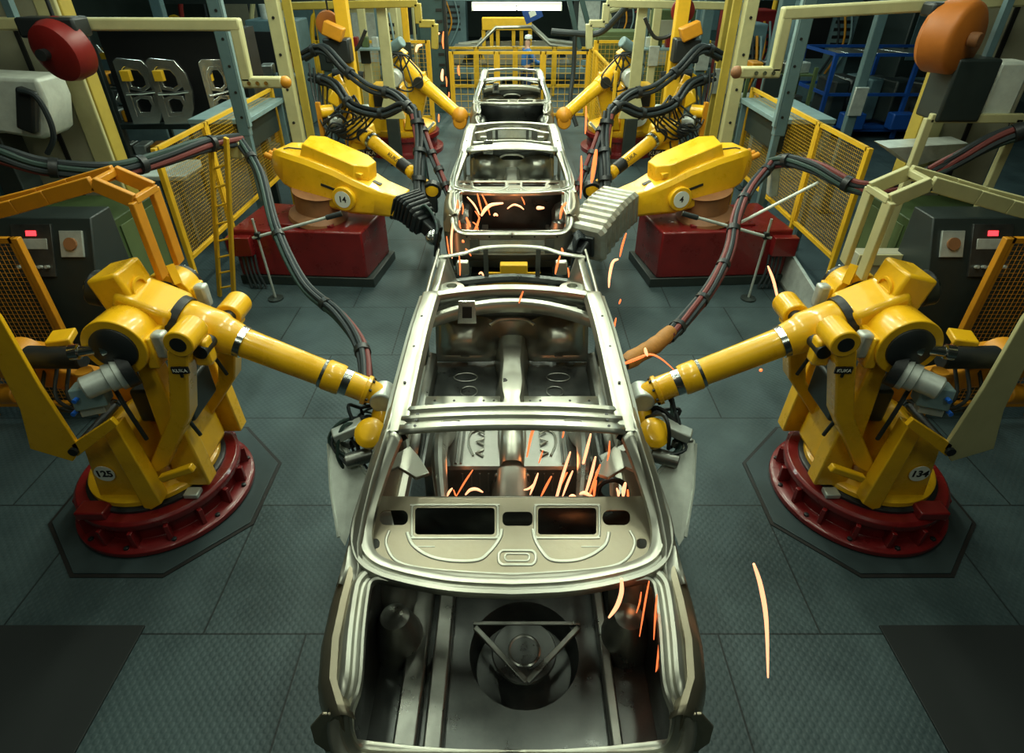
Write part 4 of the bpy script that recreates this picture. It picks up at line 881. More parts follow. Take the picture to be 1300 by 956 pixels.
# cream cable box and panel right
SX = -1
A = thing('cream_panel_box', 'tilted cream sheet box behind the right front robot', 'box', (-3.4, 4.75, 0))
MB().bb(-3.44, -2.98, 4.60, 4.74, 0.05, 1.32).build('sheet_panel', 'beige', A, bev=.01)
MB().bb(-3.44, -2.98, 4.585, 4.60, 1.22, 1.32).build('top_flange', 'cream', A, bev=.004)
MB().bb(-3.44, -3.36, 4.585, 4.60, .05, 1.22).build('side_flange', 'cream', A, bev=.004)
A = thing('steel_chute', 'pale grey sheet steel chute lying on the floor beside the right mesh fence', 'chute', (-3.7, 6.1, 0))
MB().prism([V((-3.30, 5.3, .0)), V((-3.40, 6.7, .0)), V((-3.44, 6.7, .42)), V((-3.42, 5.3, .22))], (-.04, 0, 0)).build('chute_sheet', 'alu', A, bev=.004)
MB().beam((-3.3, 5.3, .02), (-3.4, 6.7, .02), .04).build('chute_edge', 'steel_dark', A)
SX = 1
# ---- hose bundles in the foreground
hoses('thick black hose bundle sweeping across the upper left to the blue-grey channel', [U(-70, 180, y=4.6), U(0, 196, y=4.6), U(60, 212, y=4.7), U(140, 216, y=4.9), U(200, 203, y=5.3), U(260, 184, y=5.8), U(302, 178, y=6.4)], 6, .028, spread=.05)
hoses('dark hose bundle hanging diagonally from the left channel down to the left robot wrist', [U(303, 178, y=6.4), U(330, 220, y=6.0), U(350, 290, y=5.4), U(385, 360, y=4.7), U(430, 400, y=4.2), U(458, 440, y=3.6), U(466, 486, y=3.2)], 5, .022, spread=.035)
SX = -1
hoses('striped hose bundle from the right edge to the hanging channel', [U(-60, 150, y=4.7), U(30, 175, y=4.8), U(90, 205, y=4.9), U(150, 235, y=5.1), U(210, 238, y=5.3), U(262, 214, y=5.7), U(300, 204, y=6.1), U(320, 208, y=6.3)], 6, .026, spread=.045, mats=('hose', 'hose_red', 'hose', 'hose_green'))
hoses('long striped hose bundle looping down over the right plinth to the tan sleeve', [U(320, 208, y=6.3), U(348, 240, y=5.8), U(365, 275, y=5.4), U(375, 320, y=5.0), U(398, 365, y=4.5), U(430, 405, y=4.0), U(452, 428, y=3.7)], 6, .022, spread=.038, mats=('hose', 'hose_red', 'hose', 'hose_green'), straps=6)
A = thing('leather_sleeve', 'tan leather sleeve over the hoses by the right robot wrist', 'sleeve', tuple(U(480, 445, y=3.6)))
MB().tube(cr([U(448, 420, y=3.75), U(468, 438, y=3.6), U(492, 452, y=3.45), U(508, 462, y=3.35)], 4), [.05, .055, .06, .058, .065, .06, .062, .058, .06, .065, .06, .055, .05], 14).build('sleeve_tube', 'leather', A)
MB().tube(cr([U(508, 462, y=3.35), U(515, 475, y=3.25), U(505, 492, y=3.15)], 5), .045, 12).build('corrugated_end', 'black', A)
A = thing('support_rod', 'pale thin rod supporting the right hose loop', 'rod', tuple(U(300, 240, y=6)))
MB().cyl(U(359, 282, y=5.5), U(262, 232, y=5.7), .016, n=10).build('rod', 'white', A)
for px_, py_, nm in ((318, 225, 'hose_clamp'),):
    MB().beam(U(316, 205, y=6.3), U(320, 248, y=6.3), .10, .12).build('clamp_block', 'alu', A, bev=.02)
SX = 1
A = thing('hose_clamp', 'pale clamp block holding the hoses under the left hanging channel', 'clamp', tuple(U(300, 186, y=6.4)))
MB().beam(U(298, 178, y=6.35), U(302, 200, y=6.35), .13, .12).build('clamp_block', 'cream', A, bev=.02)
MB().beam(U(298, 170, y=6.4), U(298, 180, y=6.35), .05, .05).build('clamp_stem', 'black_metal', A)
# ---- hose bundles in the middle distance
for SX in (1, -1):
    S = W(SX)
    hoses(f'upper black hose bundle arching over the slender {S} robot', [U(385, 72, y=9.6), U(410, 62, y=9.5), U(440, 90, y=9.3), U(470, 112, y=9.1), U(500, 120, y=9.0), U(520, 136, y=8.9), U(530, 158, y=8.8)], 4, .032, spread=.05, mats=('hose', 'black'))
    hoses(f'lower black hose bundle sagging in front of the slender {S} robot', [U(395, 98, y=9.4), U(425, 108, y=9.2), U(448, 135, y=9.0), U(485, 144, y=8.8), U(512, 134, y=8.7), U(528, 145, y=8.6)], 4, .03, spread=.05, mats=('black', 'hose'))
    hoses(f'vertical black hoses hanging down to the middle car on the {S}', [U(528, 145, y=8.6), U(533, 180, y=8.4), U(532, 215, y=8.1), U(534, 250, y=7.8), U(545, 280, y=7.2)], 5, .03, spread=.065, mats=('black', 'hose', 'hose_red'))
    hoses(f'hoses looping from the hanging bundle towards the {S} flank of the middle car', [U(535, 160, y=8.6), U(548, 195, y=8.3), U(560, 222, y=8.1), U(570, 246, y=7.9)], 3, .028, spread=.04, mats=('hose_red', 'hose'))
    for k in range(5):
        pth = [U(392+6*k, 80+6*k, y=9.3), U(398+5*k, 120+9*k, y=9.2), U(415+8*k, 165+3*k, y=9.0), U(450+9*k, 150-3*k, y=8.9)]
        o = MB().tube(cr(pth, 6), .014, 7).build('loose_cable', 'black'); tag(o, f'thin black cable looping among the hoses behind the {S} hooded robot', 'cable', f'loose thin cables {S}')
SX = 1
# ---- far middle: barriers, crossing line, worker, light
fence('barrier_fence', 'low yellow barrier across the line just beyond the farthest car', (-1.55, 16.2), (1.95, 16.2), .05, 1.55, 3, .16, post=.08, rail=.06)
fence('barrier_fence', 'second yellow barrier farther back across the hall', (-2.2, 19.0), (2.4, 19.0), .3, 1.35, 4, .2, post=.07, rail=.06, wires=False)
A = thing('lifting_frame', 'bright yellow lifting beam frame over the crossing line at the back', 'lifting frame', (0, 22, 0))
y = 21.5; a = U(612, 30, y=y); b_ = U(675, 30, y=y)
MB().bb(a.x, b_.x, y-.15, y+.15, a.z-.18, a.z+.18).build('top_beam', 'fence_yellow', A, bev=.02)
for px_ in (614, 624, 632, 652, 662, 673):
    q = U(px_, 38, y=y); MB().bb(q.x-.06, q.x+.06, y-.1, y+.1, (.9 if px_ not in (614, 673) else .0), a.z-.18).build('drop_leg', 'fence_yellow', A, bev=.01)
A = thing('crossing_conveyor', 'long grey conveyor crossing behind the barriers at the back', 'conveyor', (0, 21, 0))
MB().bb(-9, 9, 20.2, 20.4, .45, .6).build('rail', 'lightblue', A); MB().bb(-9, 9, 22.0, 22.2, .45, .6).build('rail', 'lightblue', A)
for k in range(10): MB().bb(-8.5+1.8*k, -8.4+1.8*k, 20.2, 22.2, 0, .45).build('leg', 'bluegrey', A)
def side_body(x, y, lab, s=1):
    A = thing('car_body_shell', lab, 'car body', (x, y, .62), 'bare car shells on the crossing line')
    for yy in (y-.72, y+.72):
        MB().tube([(x+s*a, yy*1.0+(y-yy)*.12*(1 if z > 1.3 else 0), z) for a, z in ((-1.9, 1.12), (-1.2, 1.2), (-.6, 1.72), (.5, 1.74), (1.1, 1.25), (2.0, 1.15))], .05, 8).build('roof_rail', 'steel', A)
        MB().prism([V((x+s*a, yy, z)) for a, z in ((-2.0, .72), (-2.02, 1.1), (-1.2, 1.2), (1.1, 1.22), (2.1, 1.1), (2.15, .8), (1.75, .7), (1.65, .95), (1.35, 1.02), (1.05, .95), (.95, .68), (-.9, .68), (-1.0, .95), (-1.3, 1.02), (-1.6, .95), (-1.7, .7))], (0, .02, 0)).build('body_side', 'steel', A, bev=.005)
    MB().bb(x-.6, x+.5, y-.6, y-.5, 1.70, 1.74).build('roof_header', 'steel', A); MB().bb(x-.6, x+.5, y+.5, y+.6, 1.70, 1.74).build('roof_header', 'steel', A)
    MB().bb(x-1.95, x+2.0, y-.68, y+.68, .68, .72).build('floor_pan', 'steel_dark', A)
    MB().bb(x-2.0, x-1.2, y-.7, y+.7, 1.1, 1.13).build('deck_panel', 'steel', A)
for n, x in enumerate((-4.6, .1, 4.9)): side_body(x, 21.2, ['silver car shell at the left of the crossing line at the back', 'silver car shell under the yellow lifting frame at the back', 'silver car shell at the right of the crossing line at the back'][n])
# fluorescent lamp
a = U(599, 10.5, y=17.3); b_ = U(713, 10.5, y=17.3)
A = thing('fluorescent_lamp', 'bright white fluorescent tube lamp above the far end of the line', 'lamp', ((a.x+b_.x)/2, 17.3, a.z))
MB().bb(a.x, b_.x, 17.25, 17.45, a.z+.06, a.z+.14).build('lamp_housing', 'white', A, bev=.01)
mx_ = (a.x+b_.x)/2
MB().cyl((a.x+.03, 17.28, a.z), (mx_-.02, 17.28, a.z), .045, n=16).build('tube', 'tube', A); MB().cyl((mx_+.02, 17.28, a.z), (b_.x-.03, 17.28, a.z), .045, n=16).build('tube', 'tube', A)
for x in (a.x+.02, b_.x-.02): MB().bb(x-.02, x+.02, 17.22, 17.36, a.z-.05, a.z+.08).build('end_cap', 'white', A)
A = thing('gantry_beam', 'blue-grey gantry beam across the top of the picture above the lamp', 'beam', (0, 17.7, 0))
MB().bb(-2.55, 2.55, 17.55, 17.9, a.z+.15, a.z+.45).build('cross_beam', 'bluegrey', A, bev=.01)
for x in (-2.45, 2.45): MB().bb(x-.1, x+.1, 17.6, 17.85, 0, a.z+.15).build('gantry_leg', 'teal_dark', A, bev=.01)
A = thing('dark_screen', 'tall dark teal screen panel left of the far end of the line', 'screen', (-2.1, 16.6, 0))
MB().bb(-2.35, -1.72, 16.7, 16.8, 0, 2.9).build('screen_panel', 'teal_dark', A, bev=.01)
MB().bb(-1.72, -1.64, 16.65, 16.85, 0, 3.0).build('screen_post', 'black_metal', A, bev=.01)
for k in range(10): MB().bb(-1.9, -1.75, 16.68, 16.70, .4+.25*k, .46+.25*k).build('vent_slot', 'ink', A)
for (x0_, x1_) in ((718, 736), (733, 755)):
    p, q = U(x0_, 0, y=16.9), U(x1_, 62, y=16.9); MB().beam(p+V((0, 0, .3)), q, .16, .12).build('diagonal_brace', 'teal_dark', bpy.data.objects['gantry_beam'], bev=.01)
A = thing('green_box', 'tall olive green machine cabinet at the far right behind the mesh fence', 'cabinet', (2.6, 15.9, 0))
MB().bb(1.98, 3.0, 15.6, 16.3, 0, 2.05).build('cabinet_body', 'olive', A, bev=.02)
MB().bb(2.05, 2.9, 15.58, 15.6, .1, 1.95).build('door', 'olive', A, bev=.01)
A = fence('mesh_fence', 'yellow slatted fence running away on the far right of the line', (1.95, 11.9), (1.95, 16.1), .1, 1.7, 3, .07, post=.06, rail=.05)
# blue sheet / sign
q = U(676, 17, y=20); tag(MB().box(q, (.55, .05, .40), ry=-.4).build('blue_poster', 'blue', bev=.005), 'small blue and white hanging board near the fluorescent lamp', 'board')
d = MB().box(q+V((0, -.03, 0)), (.2, .012, .16), ry=-.4).build('white_mark', 'white', bpy.data.objects['blue_poster'])
MB().cyl(q+V((0, 0, .2)), V((q.x, q.y, 8)), .012, n=8).build('hanging_wire', 'cab_dark', bpy.data.objects['blue_poster'])
# ---- people
def person(x, y, face, label, lean=0, reach=0, s=1.0):
    A = thing('person', label, 'person', (x, y, 0)); R = Matrix.Rotation(face, 3, 'Z')
    def T(p): q = R@V(p); return V((x+q.x*s, y+q.y*s, p[2]*s))
    def skin(name, pts, edges, rad, m, parent=A):
        me = bpy.data.meshes.new(name); me.from_pydata([T(p)-V((x, y, 0)) for p in pts], edges, []); o = link(bpy.data.objects.new(name, me)); o.parent = parent
        me.materials.append(M[m]); sk = o.modifiers.new('skin', 'SKIN'); sk.use_smooth_shade = True
        for i, r in enumerate(rad): me.skin_vertices[0].data[i].radius = (r*s, r*s)
        me.skin_vertices[0].data[0].use_root = True
        d = o.modifiers.new('s', 'SUBSURF'); d.levels = d.render_levels = 2; return o
    l = lean
    J = [(0, 0, .95), (0, .0+l*.3, 1.15), (0, l*.7, 1.38), (0, l*.9, 1.50), (0, l, 1.60), (0, l+.02, 1.70),
         (.19, l*.7, 1.40), (.25, l*.7+.12+reach*.1, 1.14), (.22, l*.7+.28+reach*.25, 1.06+reach*.15), (.21, l*.7+.36+reach*.3, 1.05+reach*.17),
         (-.19, l*.7, 1.40), (-.25, l*.7+.12+reach*.1, 1.14), (-.22, l*.7+.28+reach*.25, 1.06+reach*.15), (-.21, l*.7+.36+reach*.3, 1.05+reach*.17),
         (.10, 0, .90), (.12, .03, .50), (.12, -.02, .09), (.13, .13, .04), (-.10, 0, .90), (-.12, .03, .50), (-.12, -.04, .09), (-.13, .11, .04)]
    E = [(0, 1), (1, 2), (2, 3), (3, 4), (4, 5), (2, 6), (6, 7), (7, 8), (8, 9), (2, 10), (10, 11), (11, 12), (12, 13), (0, 14), (14, 15), (15, 16), (16, 17), (0, 18), (18, 19), (19, 20), (20, 21)]
    skin('body', J, E, [.13, .12, .14, .055, .085, .07, .06, .045, .032, .035, .06, .045, .032, .035, .09, .06, .04, .035, .09, .06, .04, .035], 'skin')
    a = list(range(4))+[6, 7, 8, 10, 11, 12]; ix = {v: i for i, v in enumerate(a)}
    skin('jacket', [J[i] for i in a], [(ix[p], ix[q]) for p, q in E if p in ix and q in ix], [.16, .15, .165, .07, .075, .06, .048, .075, .06, .048], 'overall')
    a = [0, 14, 15, 16, 18, 19, 20]; ix = {v: i for i, v in enumerate(a)}
    skin('trousers', [J[i] for i in a], [(ix[p], ix[q]) for p, q in E if p in ix and q in ix], [.15, .11, .08, .06, .11, .08, .06], 'navy')
    c = T(J[5]); MB().lathe(c-V((0, 0, .0)), (0, 0, 1), [(.105, 0), (.11, .03), (.09, .08), (.03, .10)], 20).build('cap', 'cap', A)
    n = T((0, l+.12, 1.62)); MB().ball(n, .018, 8).build('nose', 'skin', A)
    return A
person(.38, 17.6, -1.2, 'worker in blue jacket and pale cap standing at the barrier by the far end', .05, .3)
person(-9.6, 16.2, .6, 'worker in blue with pale cap bending over parts at the upper left', .25, .6)
person(-8.3, 15.4, 1.2, 'second worker in light blue beside the hanging door panels, upper left', .3, .5)
# ---- left background: rack with silver door panels, white table
A = thing('panel_rack', 'dark rack frame holding the silver door panels at the upper left', 'rack', (-5.2, 9.4, 0))
for x in (-6.1, -3.9): MB().bb(x-.05, x+.05, 9.35, 9.45, 0, 2.7).build('upright', 'cab_dark', A, bev=.01)
MB().bb(-6.1, -3.9, 9.36, 9.44, 2.6, 2.7).build('top_bar', 'cab_dark', A, bev=.01); MB().bb(-6.1, -3.9, 9.36, 9.44, 1.25, 1.33).build('lower_bar', 'cab_dark', A, bev=.01)
MB().bb(-6.0, -4.0, 9.5, 10.2, 1.33, 2.6).build('back_sheet', 'ink', A)
def door_panel(cx, rot, lab):
    A = thing('door_panel', lab, 'door panel', (cx, 9.15, 1.35), 'silver door panels on the rack')
    out = [(-.26, -.45), (.10, -.45), (.20, -.25), (.25, .0), (.22, .25), (.12, .42), (-.20, .46), (-.26, .42)]
    def T(p): return V((cx+p[0]*math.cos(rot), 9.2+p[0]*math.sin(rot), 1.82+p[1]))
    def frame(outer, inner, nm, m): # closed ring sheet with real thickness
        n = len(outer); vs = [T(p) for p in outer]+[T(p) for p in inner]; vs += [v+V((0, .05, 0)) for v in vs]
        f = []
        for i in range(n):
            j = (i+1) % n; f += [(i, j, n+j, n+i), (2*n+i, 3*n+i, 3*n+j, 2*n+j), (i, 2*n+i, 2*n+j, j), (n+i, n+j, 3*n+j, 3*n+i)]
        return MB().add(vs, f).build(nm, m, A, bev=.006)
    frame(out, [(p[0]*.6-.01, p[1]*.74) for p in out], 'outer_frame', 'silver')
    frame([(-.16, -.34), (.05, -.34), (.12, -.2), (.10, -.06), (-.05, -.04), (-.16, -.08), (-.17, -.1), (-.17, -.2)], [(-.11, -.28), (.02, -.28), (.07, -.19), (.05, -.11), (-.04, -.09), (-.11, -.12), (-.115, -.15), (-.12, -.2)], 'lower_opening', 'silver')
    frame([(-.16, .04), (.02, .0), (.13, .06), (.13, .22), (.06, .34), (-.10, .36), (-.16, .30), (-.17, .2)], [(-.11, .08), (.0, .05), (.08, .09), (.08, .20), (.03, .29), (-.07, .30), (-.11, .25), (-.12, .18)], 'upper_opening', 'silver')
    MB().bb(cx-.18, cx-.05, 9.10, 9.18, 1.98, 2.12).build('yellow_tag', 'fence_yellow', A, bev=.005)
    MB().tube([T((-.22, -.02)), T((.0, -.02)), T((.2, .0))], .02, 8).build('mid_brace', 'silver', A)
for n, x in enumerate((-5.45, -4.98, -4.28)): door_panel(x, (.2, .2, 1.1)[n], ['silver door panel, leftmost on the dark rack', 'silver door panel in the middle of the dark rack', 'silver door panel turned edge-on at the right end of the rack'][n])
A = thing('white_bench', 'pale sheet-covered bench under the silver door panels', 'bench', (-4.7, 8.4, 0))
MB().bb(-5.9, -4.45, 7.9, 8.7, .9, .98).build('bench_top', 'white_alu', A, bev=.02)
for x in (-5.25, -4.6): 
    for y in (7.95, 8.65): MB().bb(x-.03, x+.03, y-.03, y+.03, 0, .9).build('leg', 'bluegrey', A)
MB().beam((-5.25, 7.95, .3), (-4.6, 7.95, .8), .04).build('brace', 'bluegrey', A)
A = thing('parts_heap_crate', 'open pale crate of pressed silver parts near the worker, upper left', 'crate', (-8.0, 13.2, 0))
MB().bb(-8.9, -7.2, 12.6, 13.8, 0, .9).build('crate_box', 'lightblue', A, bev=.03)
for k in range(14): MB().box((-8.7+.11*k, 13.0+.3*math.sin(k*2), 1.0+.05*math.sin(k)), (.16, .5, .22), rz=k, rx=.4*k).build('pressed_part', 'silver', A, bev=.01)
A = thing('yellow_parts_crate', 'wire crate of yellowish parts at the far upper left', 'crate', (-9.5, 18.0, 0))
MB().bb(-12.2, -7.8, 17.5, 18.6, 0, 1.2).build('crate_box', 'bluegrey', A, bev=.03)
for k in range(26): MB().box((-12+.16*k, 17.9+.3*math.sin(k*3), 1.3+.08*math.sin(k*1.7)), (.22, .4, .26), rz=k*1.3, rx=.5*k).build('small_part', ['fence_yellow', 'silver', 'olive'][k % 3], A, bev=.02)
# curved white machine panel at left edge
A = thing('pale_machine_cover', 'pale rounded machine cover with a dark hose at the left edge', 'machine cover', (-4.75, 5.0, 0))
pts = [U(-60, 95, y=5.1), U(45, 100, y=5.1), U(58, 130, y=5.1), U(62, 170, y=5.1), U(55, 178, y=5.1), U(5, 170, y=5.1), U(-60, 172, y=5.1)]
MB().prism(pts, (0, .35, 0)).build('cover_sheet', 'white_alu', A, bev=.03)
MB().tube(cr([U(24, 115, y=5.0), U(45, 122, y=5.0), U(62, 150, y=5.0), U(68, 175, y=5.0), U(60, 195, y=5.0)], 6), .022, 8).build('edge_hose', 'hose', A)
MB().bb(pts[0].x-.1, pts[0].x+.1, 5.15, 5.4, 0, pts[6].z+.05).build('cover_leg', 'cab_dark', A, bev=.01)
MB().box(U(35, 140, y=5.05), (.14, .08, .35), ry=.4).build('handle_block', 'black_metal', A, bev=.02)
SX = -1
c = U(85, 112, y=5.0)
A = thing('hanging_monitor_box', 'black box with pale side plate hanging below the orange reel at the right edge', 'equipment box', tuple(c))
MB().box(c, (.34, .30, .46)).build('box_body', 'cab_dark', A, bev=.02)
MB().box(c+V((-.33, .02, .0)), (.24, .22, .40)).build('side_plate', 'white_alu', A, bev=.02)
MB().beam(c+V((-.15, .02, .2)), V((c.x-.15, c.y+.02, 8)), .05).build('hanger', 'bluegrey', A)
q = [U(120, 150, y=4.9), U(97, 213, y=4.9)]; 
A = thing('cream_bracket_frame', 'cream angle frame behind the hose bundle at the right edge', 'frame', (q[1].x, 4.9, 0))
MB().beam(q[0], V((q[0].x, 4.9, 0)), .07, .05).build('frame_leg', 'cream', A, bev=.008)
MB().beam(q[0], V((q[0].x-.75, 4.9, q[0].z)), .05, .07).build('frame_top', 'cream', A, bev=.008)
MB().beam(V((q[0].x-.72, 4.9, q[0].z)), V((q[0].x-.72, 4.9, 0)), .07, .05).build('frame_leg', 'cream', A, bev=.008)
MB().prism([U(172, 188, y=5.2), U(70, 182, y=5.2), U(66, 190, y=5.2), U(140, 212, y=5.2)], (0, .25, 0)).build('shelf_plate', 'alu', A, bev=.004)
SX = 1
# ---- right background: blue cage with machinery, red and green units
A = thing('blue_cage', 'blue steel cage cart full of dark parts at the upper right', 'cage', (8.6, 14.6, 0))
x0, x1, y0, y1, z1 = 7.0, 10.6, 13.9, 15.5, 1.75
for x in (x0, (x0+x1)/2, x1):
    for y in (y0, y1): MB().bb(x-.04, x+.04, y-.04, y+.04, 0, z1).build('upright', 'blue', A)
for z in (.25, .95, z1):
    for y in (y0, y1): MB().bb(x0, x1, y-.03, y+.03, z-.03, z+.03).build('rail', 'blue', A)
    for x in (x0, x1): MB().bb(x-.03, x+.03, y0, y1, z-.03, z+.03).build('rail', 'blue', A)
MB().bb(x0, x1, y0, y1, .15, .22).build('floor_tray', 'blue', A)
for k in range(8): MB().box((7.4+.42*k, 14.5+.3*math.sin(k), .75), (.34, .9, .9), rz=.1*k).build('dark_part', ['cab_dark', 'steel_deep', 'bluegrey'][k % 3], A, bev=.04)
for k in range(3): MB().bb(7.4+1.1*k, 7.9+1.1*k, 13.6, 13.88, .25, .6).build('blue_bin', 'blue', A, bev=.03)
for k in range(5): MB().box((7.5+.6*k, 14.4, 1.75), (.5, .9, .06), rz=.2*k).build('silver_blank', 'silver', A, bev=.01)
for n, (x, y, sx, sy, h, m, lab) in enumerate((
    (6.2, 17.5, 1.2, 1, 2.4, 'reel_red', 'tall red machine unit behind the blue cage'), (8.6, 18.5, 1.6, 1, 2.6, 'lightblue', 'pale machine unit behind the blue cage'),
    (11, 17.5, 1.6, 1.2, 2.8, 'cab_dark', 'dark machine block at the far upper right'), (5.2, 14.8, .8, .8, 2.3, 'bluegrey', 'blue-grey switch cabinet right of the far cream post'),
    (-3.6, 17.6, 1.3, .9, 2.6, 'cream', 'cream machine cabinet at the far left behind the mesh fence'), (-5.6, 15.8, 1.2, .9, 2.3, 'bluegrey', 'blue-grey machine cabinet left of the far cream cabinet'),
    (-7, 23.8, 1.6, .9, 2.7, 'cab_dark', 'dark machine cabinet at the far left near the crossing line'), (4.3, 17.8, 1.0, .9, 2.4, 'olive', 'olive cabinet at the far right behind the gantry leg'),
    (3.4, 24.5, 2.4, 1, 2.7, 'cab_dark', 'dark block of machinery beyond the crossing line on the right'), (-3.0, 25, 2.6, 1, 2.6, 'bluegrey', 'blue-grey block of machinery beyond the crossing line on the left'),
    (7.5, 25, 2.4, 1, 2.9, 'teal_dark', 'teal machinery block beyond the right end of the crossing line'), (-9.5, 25, 3.0, 1, 2.9, 'teal_dark', 'teal machinery block beyond the left end of the crossing line'))):
    A = thing('machine_unit', lab, 'machine', (x, y, 0))
    MB().bb(x-sx/2, x+sx/2, y-sy/2, y+sy/2, 0, h).build('housing', m, A, bev=.03)
    MB().bb(x-sx*.42, x+sx*.05, y-sy/2-.02, y-sy/2, h*.45, h*.9).build('door', ['alu', 'ink', 'bluegrey', 'beige'][n % 4], A, bev=.01)
    for k in range(5): MB().bb(x+sx*.12, x+sx*.42, y-sy/2-.015, y-sy/2, h*(.5+.07*k), h*(.53+.07*k)).build('louvre', 'ink', A)
    MB().cyl((x-sx*.2, y, h), (x-sx*.2, y, h+.3), .12).build('stack', 'alu', A)
    for k in range(3): MB().tube(cr([(x+sx*(.1+.12*k), y-sy/2-.03, h*.9), (x+sx*(.2+.1*k), y-sy/2-.15, h*.6), (x+sx*(.05+.1*k), y-sy/2-.05, h*.3)], 5), .03, 7).build('pipe', ['hose', 'orange_yellow', 'lightblue'][k], A)
# posts of the roof structure
for n, (x, y, w_, m, lab) in enumerate(((-6.6, 12.5, .2, 'bluegrey', 'blue-grey roof post far left behind the door panels'), (4.25, 10.4, .20, 'bluegrey', 'blue-grey roof post right of the cream post'), (-1.95, 18.5, .16, 'pale_yellow', 'pale yellow roof post left of the fluorescent lamp'),
    (-3.9, 13.6, .2, 'bluegrey', 'blue-grey post between the cream posts on the left'), (4.0, 13.6, .2, 'bluegrey', 'blue-grey post between the cream posts on the right'), (-4.3, 12.0, .14, 'orange_yellow', 'amber post at the left behind the slender robot'),
    (3.1, 14.2, .16, 'cream', 'cream post rising behind robot 138'), (-3.3, 14.6, .16, 'cream', 'cream post rising behind the far left robot'), (5.1, 9.2, .14, 'bluegrey', 'thin blue-grey post beside the blue cage'), (-2.4, 14.9, .14, 'fence_yellow', 'yellow post at the left edge of the dark screen'), (3.6, 11.0, .2, 'pale_yellow', 'pale yellow plate post right of the slender right robot'))):
    A = thing('roof_post', lab, 'post', (x, y, 0))
    MB().beam((x, y, .02), (x, y, 8), w_, w_*.8).build('post_tube', m, A, bev=.012)
    MB().bb(x-w_, x+w_, y-w_, y+w_, 0, .02).build('foot_plate', 'cab_dark', A)
    MB().bb(x-w_*.7, x+w_*.7, y-w_*.7, y-w_*.42, 1.5, 1.9).build('junction_box', ['alu', 'cab_dark'][n % 2], A, bev=.01)
# overhead yellow beam frame left middle and similar right
for SX in (1, -1):
    S = W(SX)
    z = U(480, 8, y=11.6).z
    A = thing('overhead_gantry', f'yellow overhead beam with dropped end on the {S} above the far robots', 'frame', (-2.6, 11.4, z))
    p, q = U(355, 8, y=11.6), U(530, 4, y=11.6); r = U(532, 30, y=11.6); t = U(552, 30, y=11.6); bt = U(552, 62, y=11.6)
    for a_, b__ in ((p, q), (q, r), (r, t), (t, bt)): MB().beam(a_, b__, .12, .12).build('beam', 'pale_yellow' if SX == 1 else 'cream', A, bev=.015)
    MB().beam(p, V((p.x, p.y, 8)), .1).build('hanger', 'bluegrey', A)
    c = U(418, 30, y=10.6) if SX == 1 else U(435, 14, y=10.6)
    A = thing('hose_reel', ('small orange balancer reel hanging behind the left hooded robot' if SX == 1 else 'small red balancer reel hanging at the top behind the right hooded robot'), 'reel', tuple(c))
    MB().lathe(c-V((0, .1, 0)), (-.2, 1, .1), [(.15, -.01), (.18, 0), (.18, .14), (.14, .17)], 28).build('drum', 'orange' if SX == 1 else 'reel_red', A)
    MB().cyl(c-V((0, .11, 0)), c-V((0, .15, 0)), .04).build('hub', 'brown', A)
    MB().tube(cr([c+V((-.1, .05, -.12)), c+V((.1, .1, -.35)), c+V((.35, .1, -.38)), c+V((.55, .1, -.1))], 6), .03, 8).build('reel_cable', 'black', A)
    MB().cyl(c+V((0, .02, .15)), V((c.x, c.y+.02, 8)), .015).build('suspension_rod', 'black_metal', A)
    # hanging blue-grey tool shelf
    a_ = U(455, 60, y=14.3); A = thing('tool_shelf', f'small blue-grey shelf with tools among posts at the far {S}', 'shelf', (a_.x, 14.3, a_.z))
    MB().bb(a_.x-.7, a_.x+.5, 14.1, 14.7, a_.z-.05, a_.z).build('shelf_board', 'lightblue', A, bev=.01)
    for x in (a_.x-.65, a_.x+.45): MB().bb(x-.04, x+.04, 14.4, 14.48, 0, a_.z+1.2).build('upright', 'bluegrey', A)
    for k in range(5): MB().box((a_.x-.5+.22*k, 14.35, a_.z+.1), (.13, .18, .2)).build('tool_box', ['cab_dark', 'alu', 'reel_red', 'olive', 'alu'][k], A, bev=.01)
SX = 1
tag(MB().tube(cr([U(700, 40, y=13), U(725, 42, y=13), U(760, 42, y=13), U(785, 20, y=12.8), U(805, -5, y=12.6)], 6), .06, 10).build('overhead_hose', 'hose'), 'dark overhead hose bending up at the top right of centre', 'hose')
tag(MB().tube(cr([U(730, 44, y=13), U(728, 90, y=13), U(724, 130, y=12.8), U(732, 160, y=12.6)], 6), .045, 8).build('hanging_hose', 'hose'), 'dark hose hanging straight down right of the farthest car', 'hose')
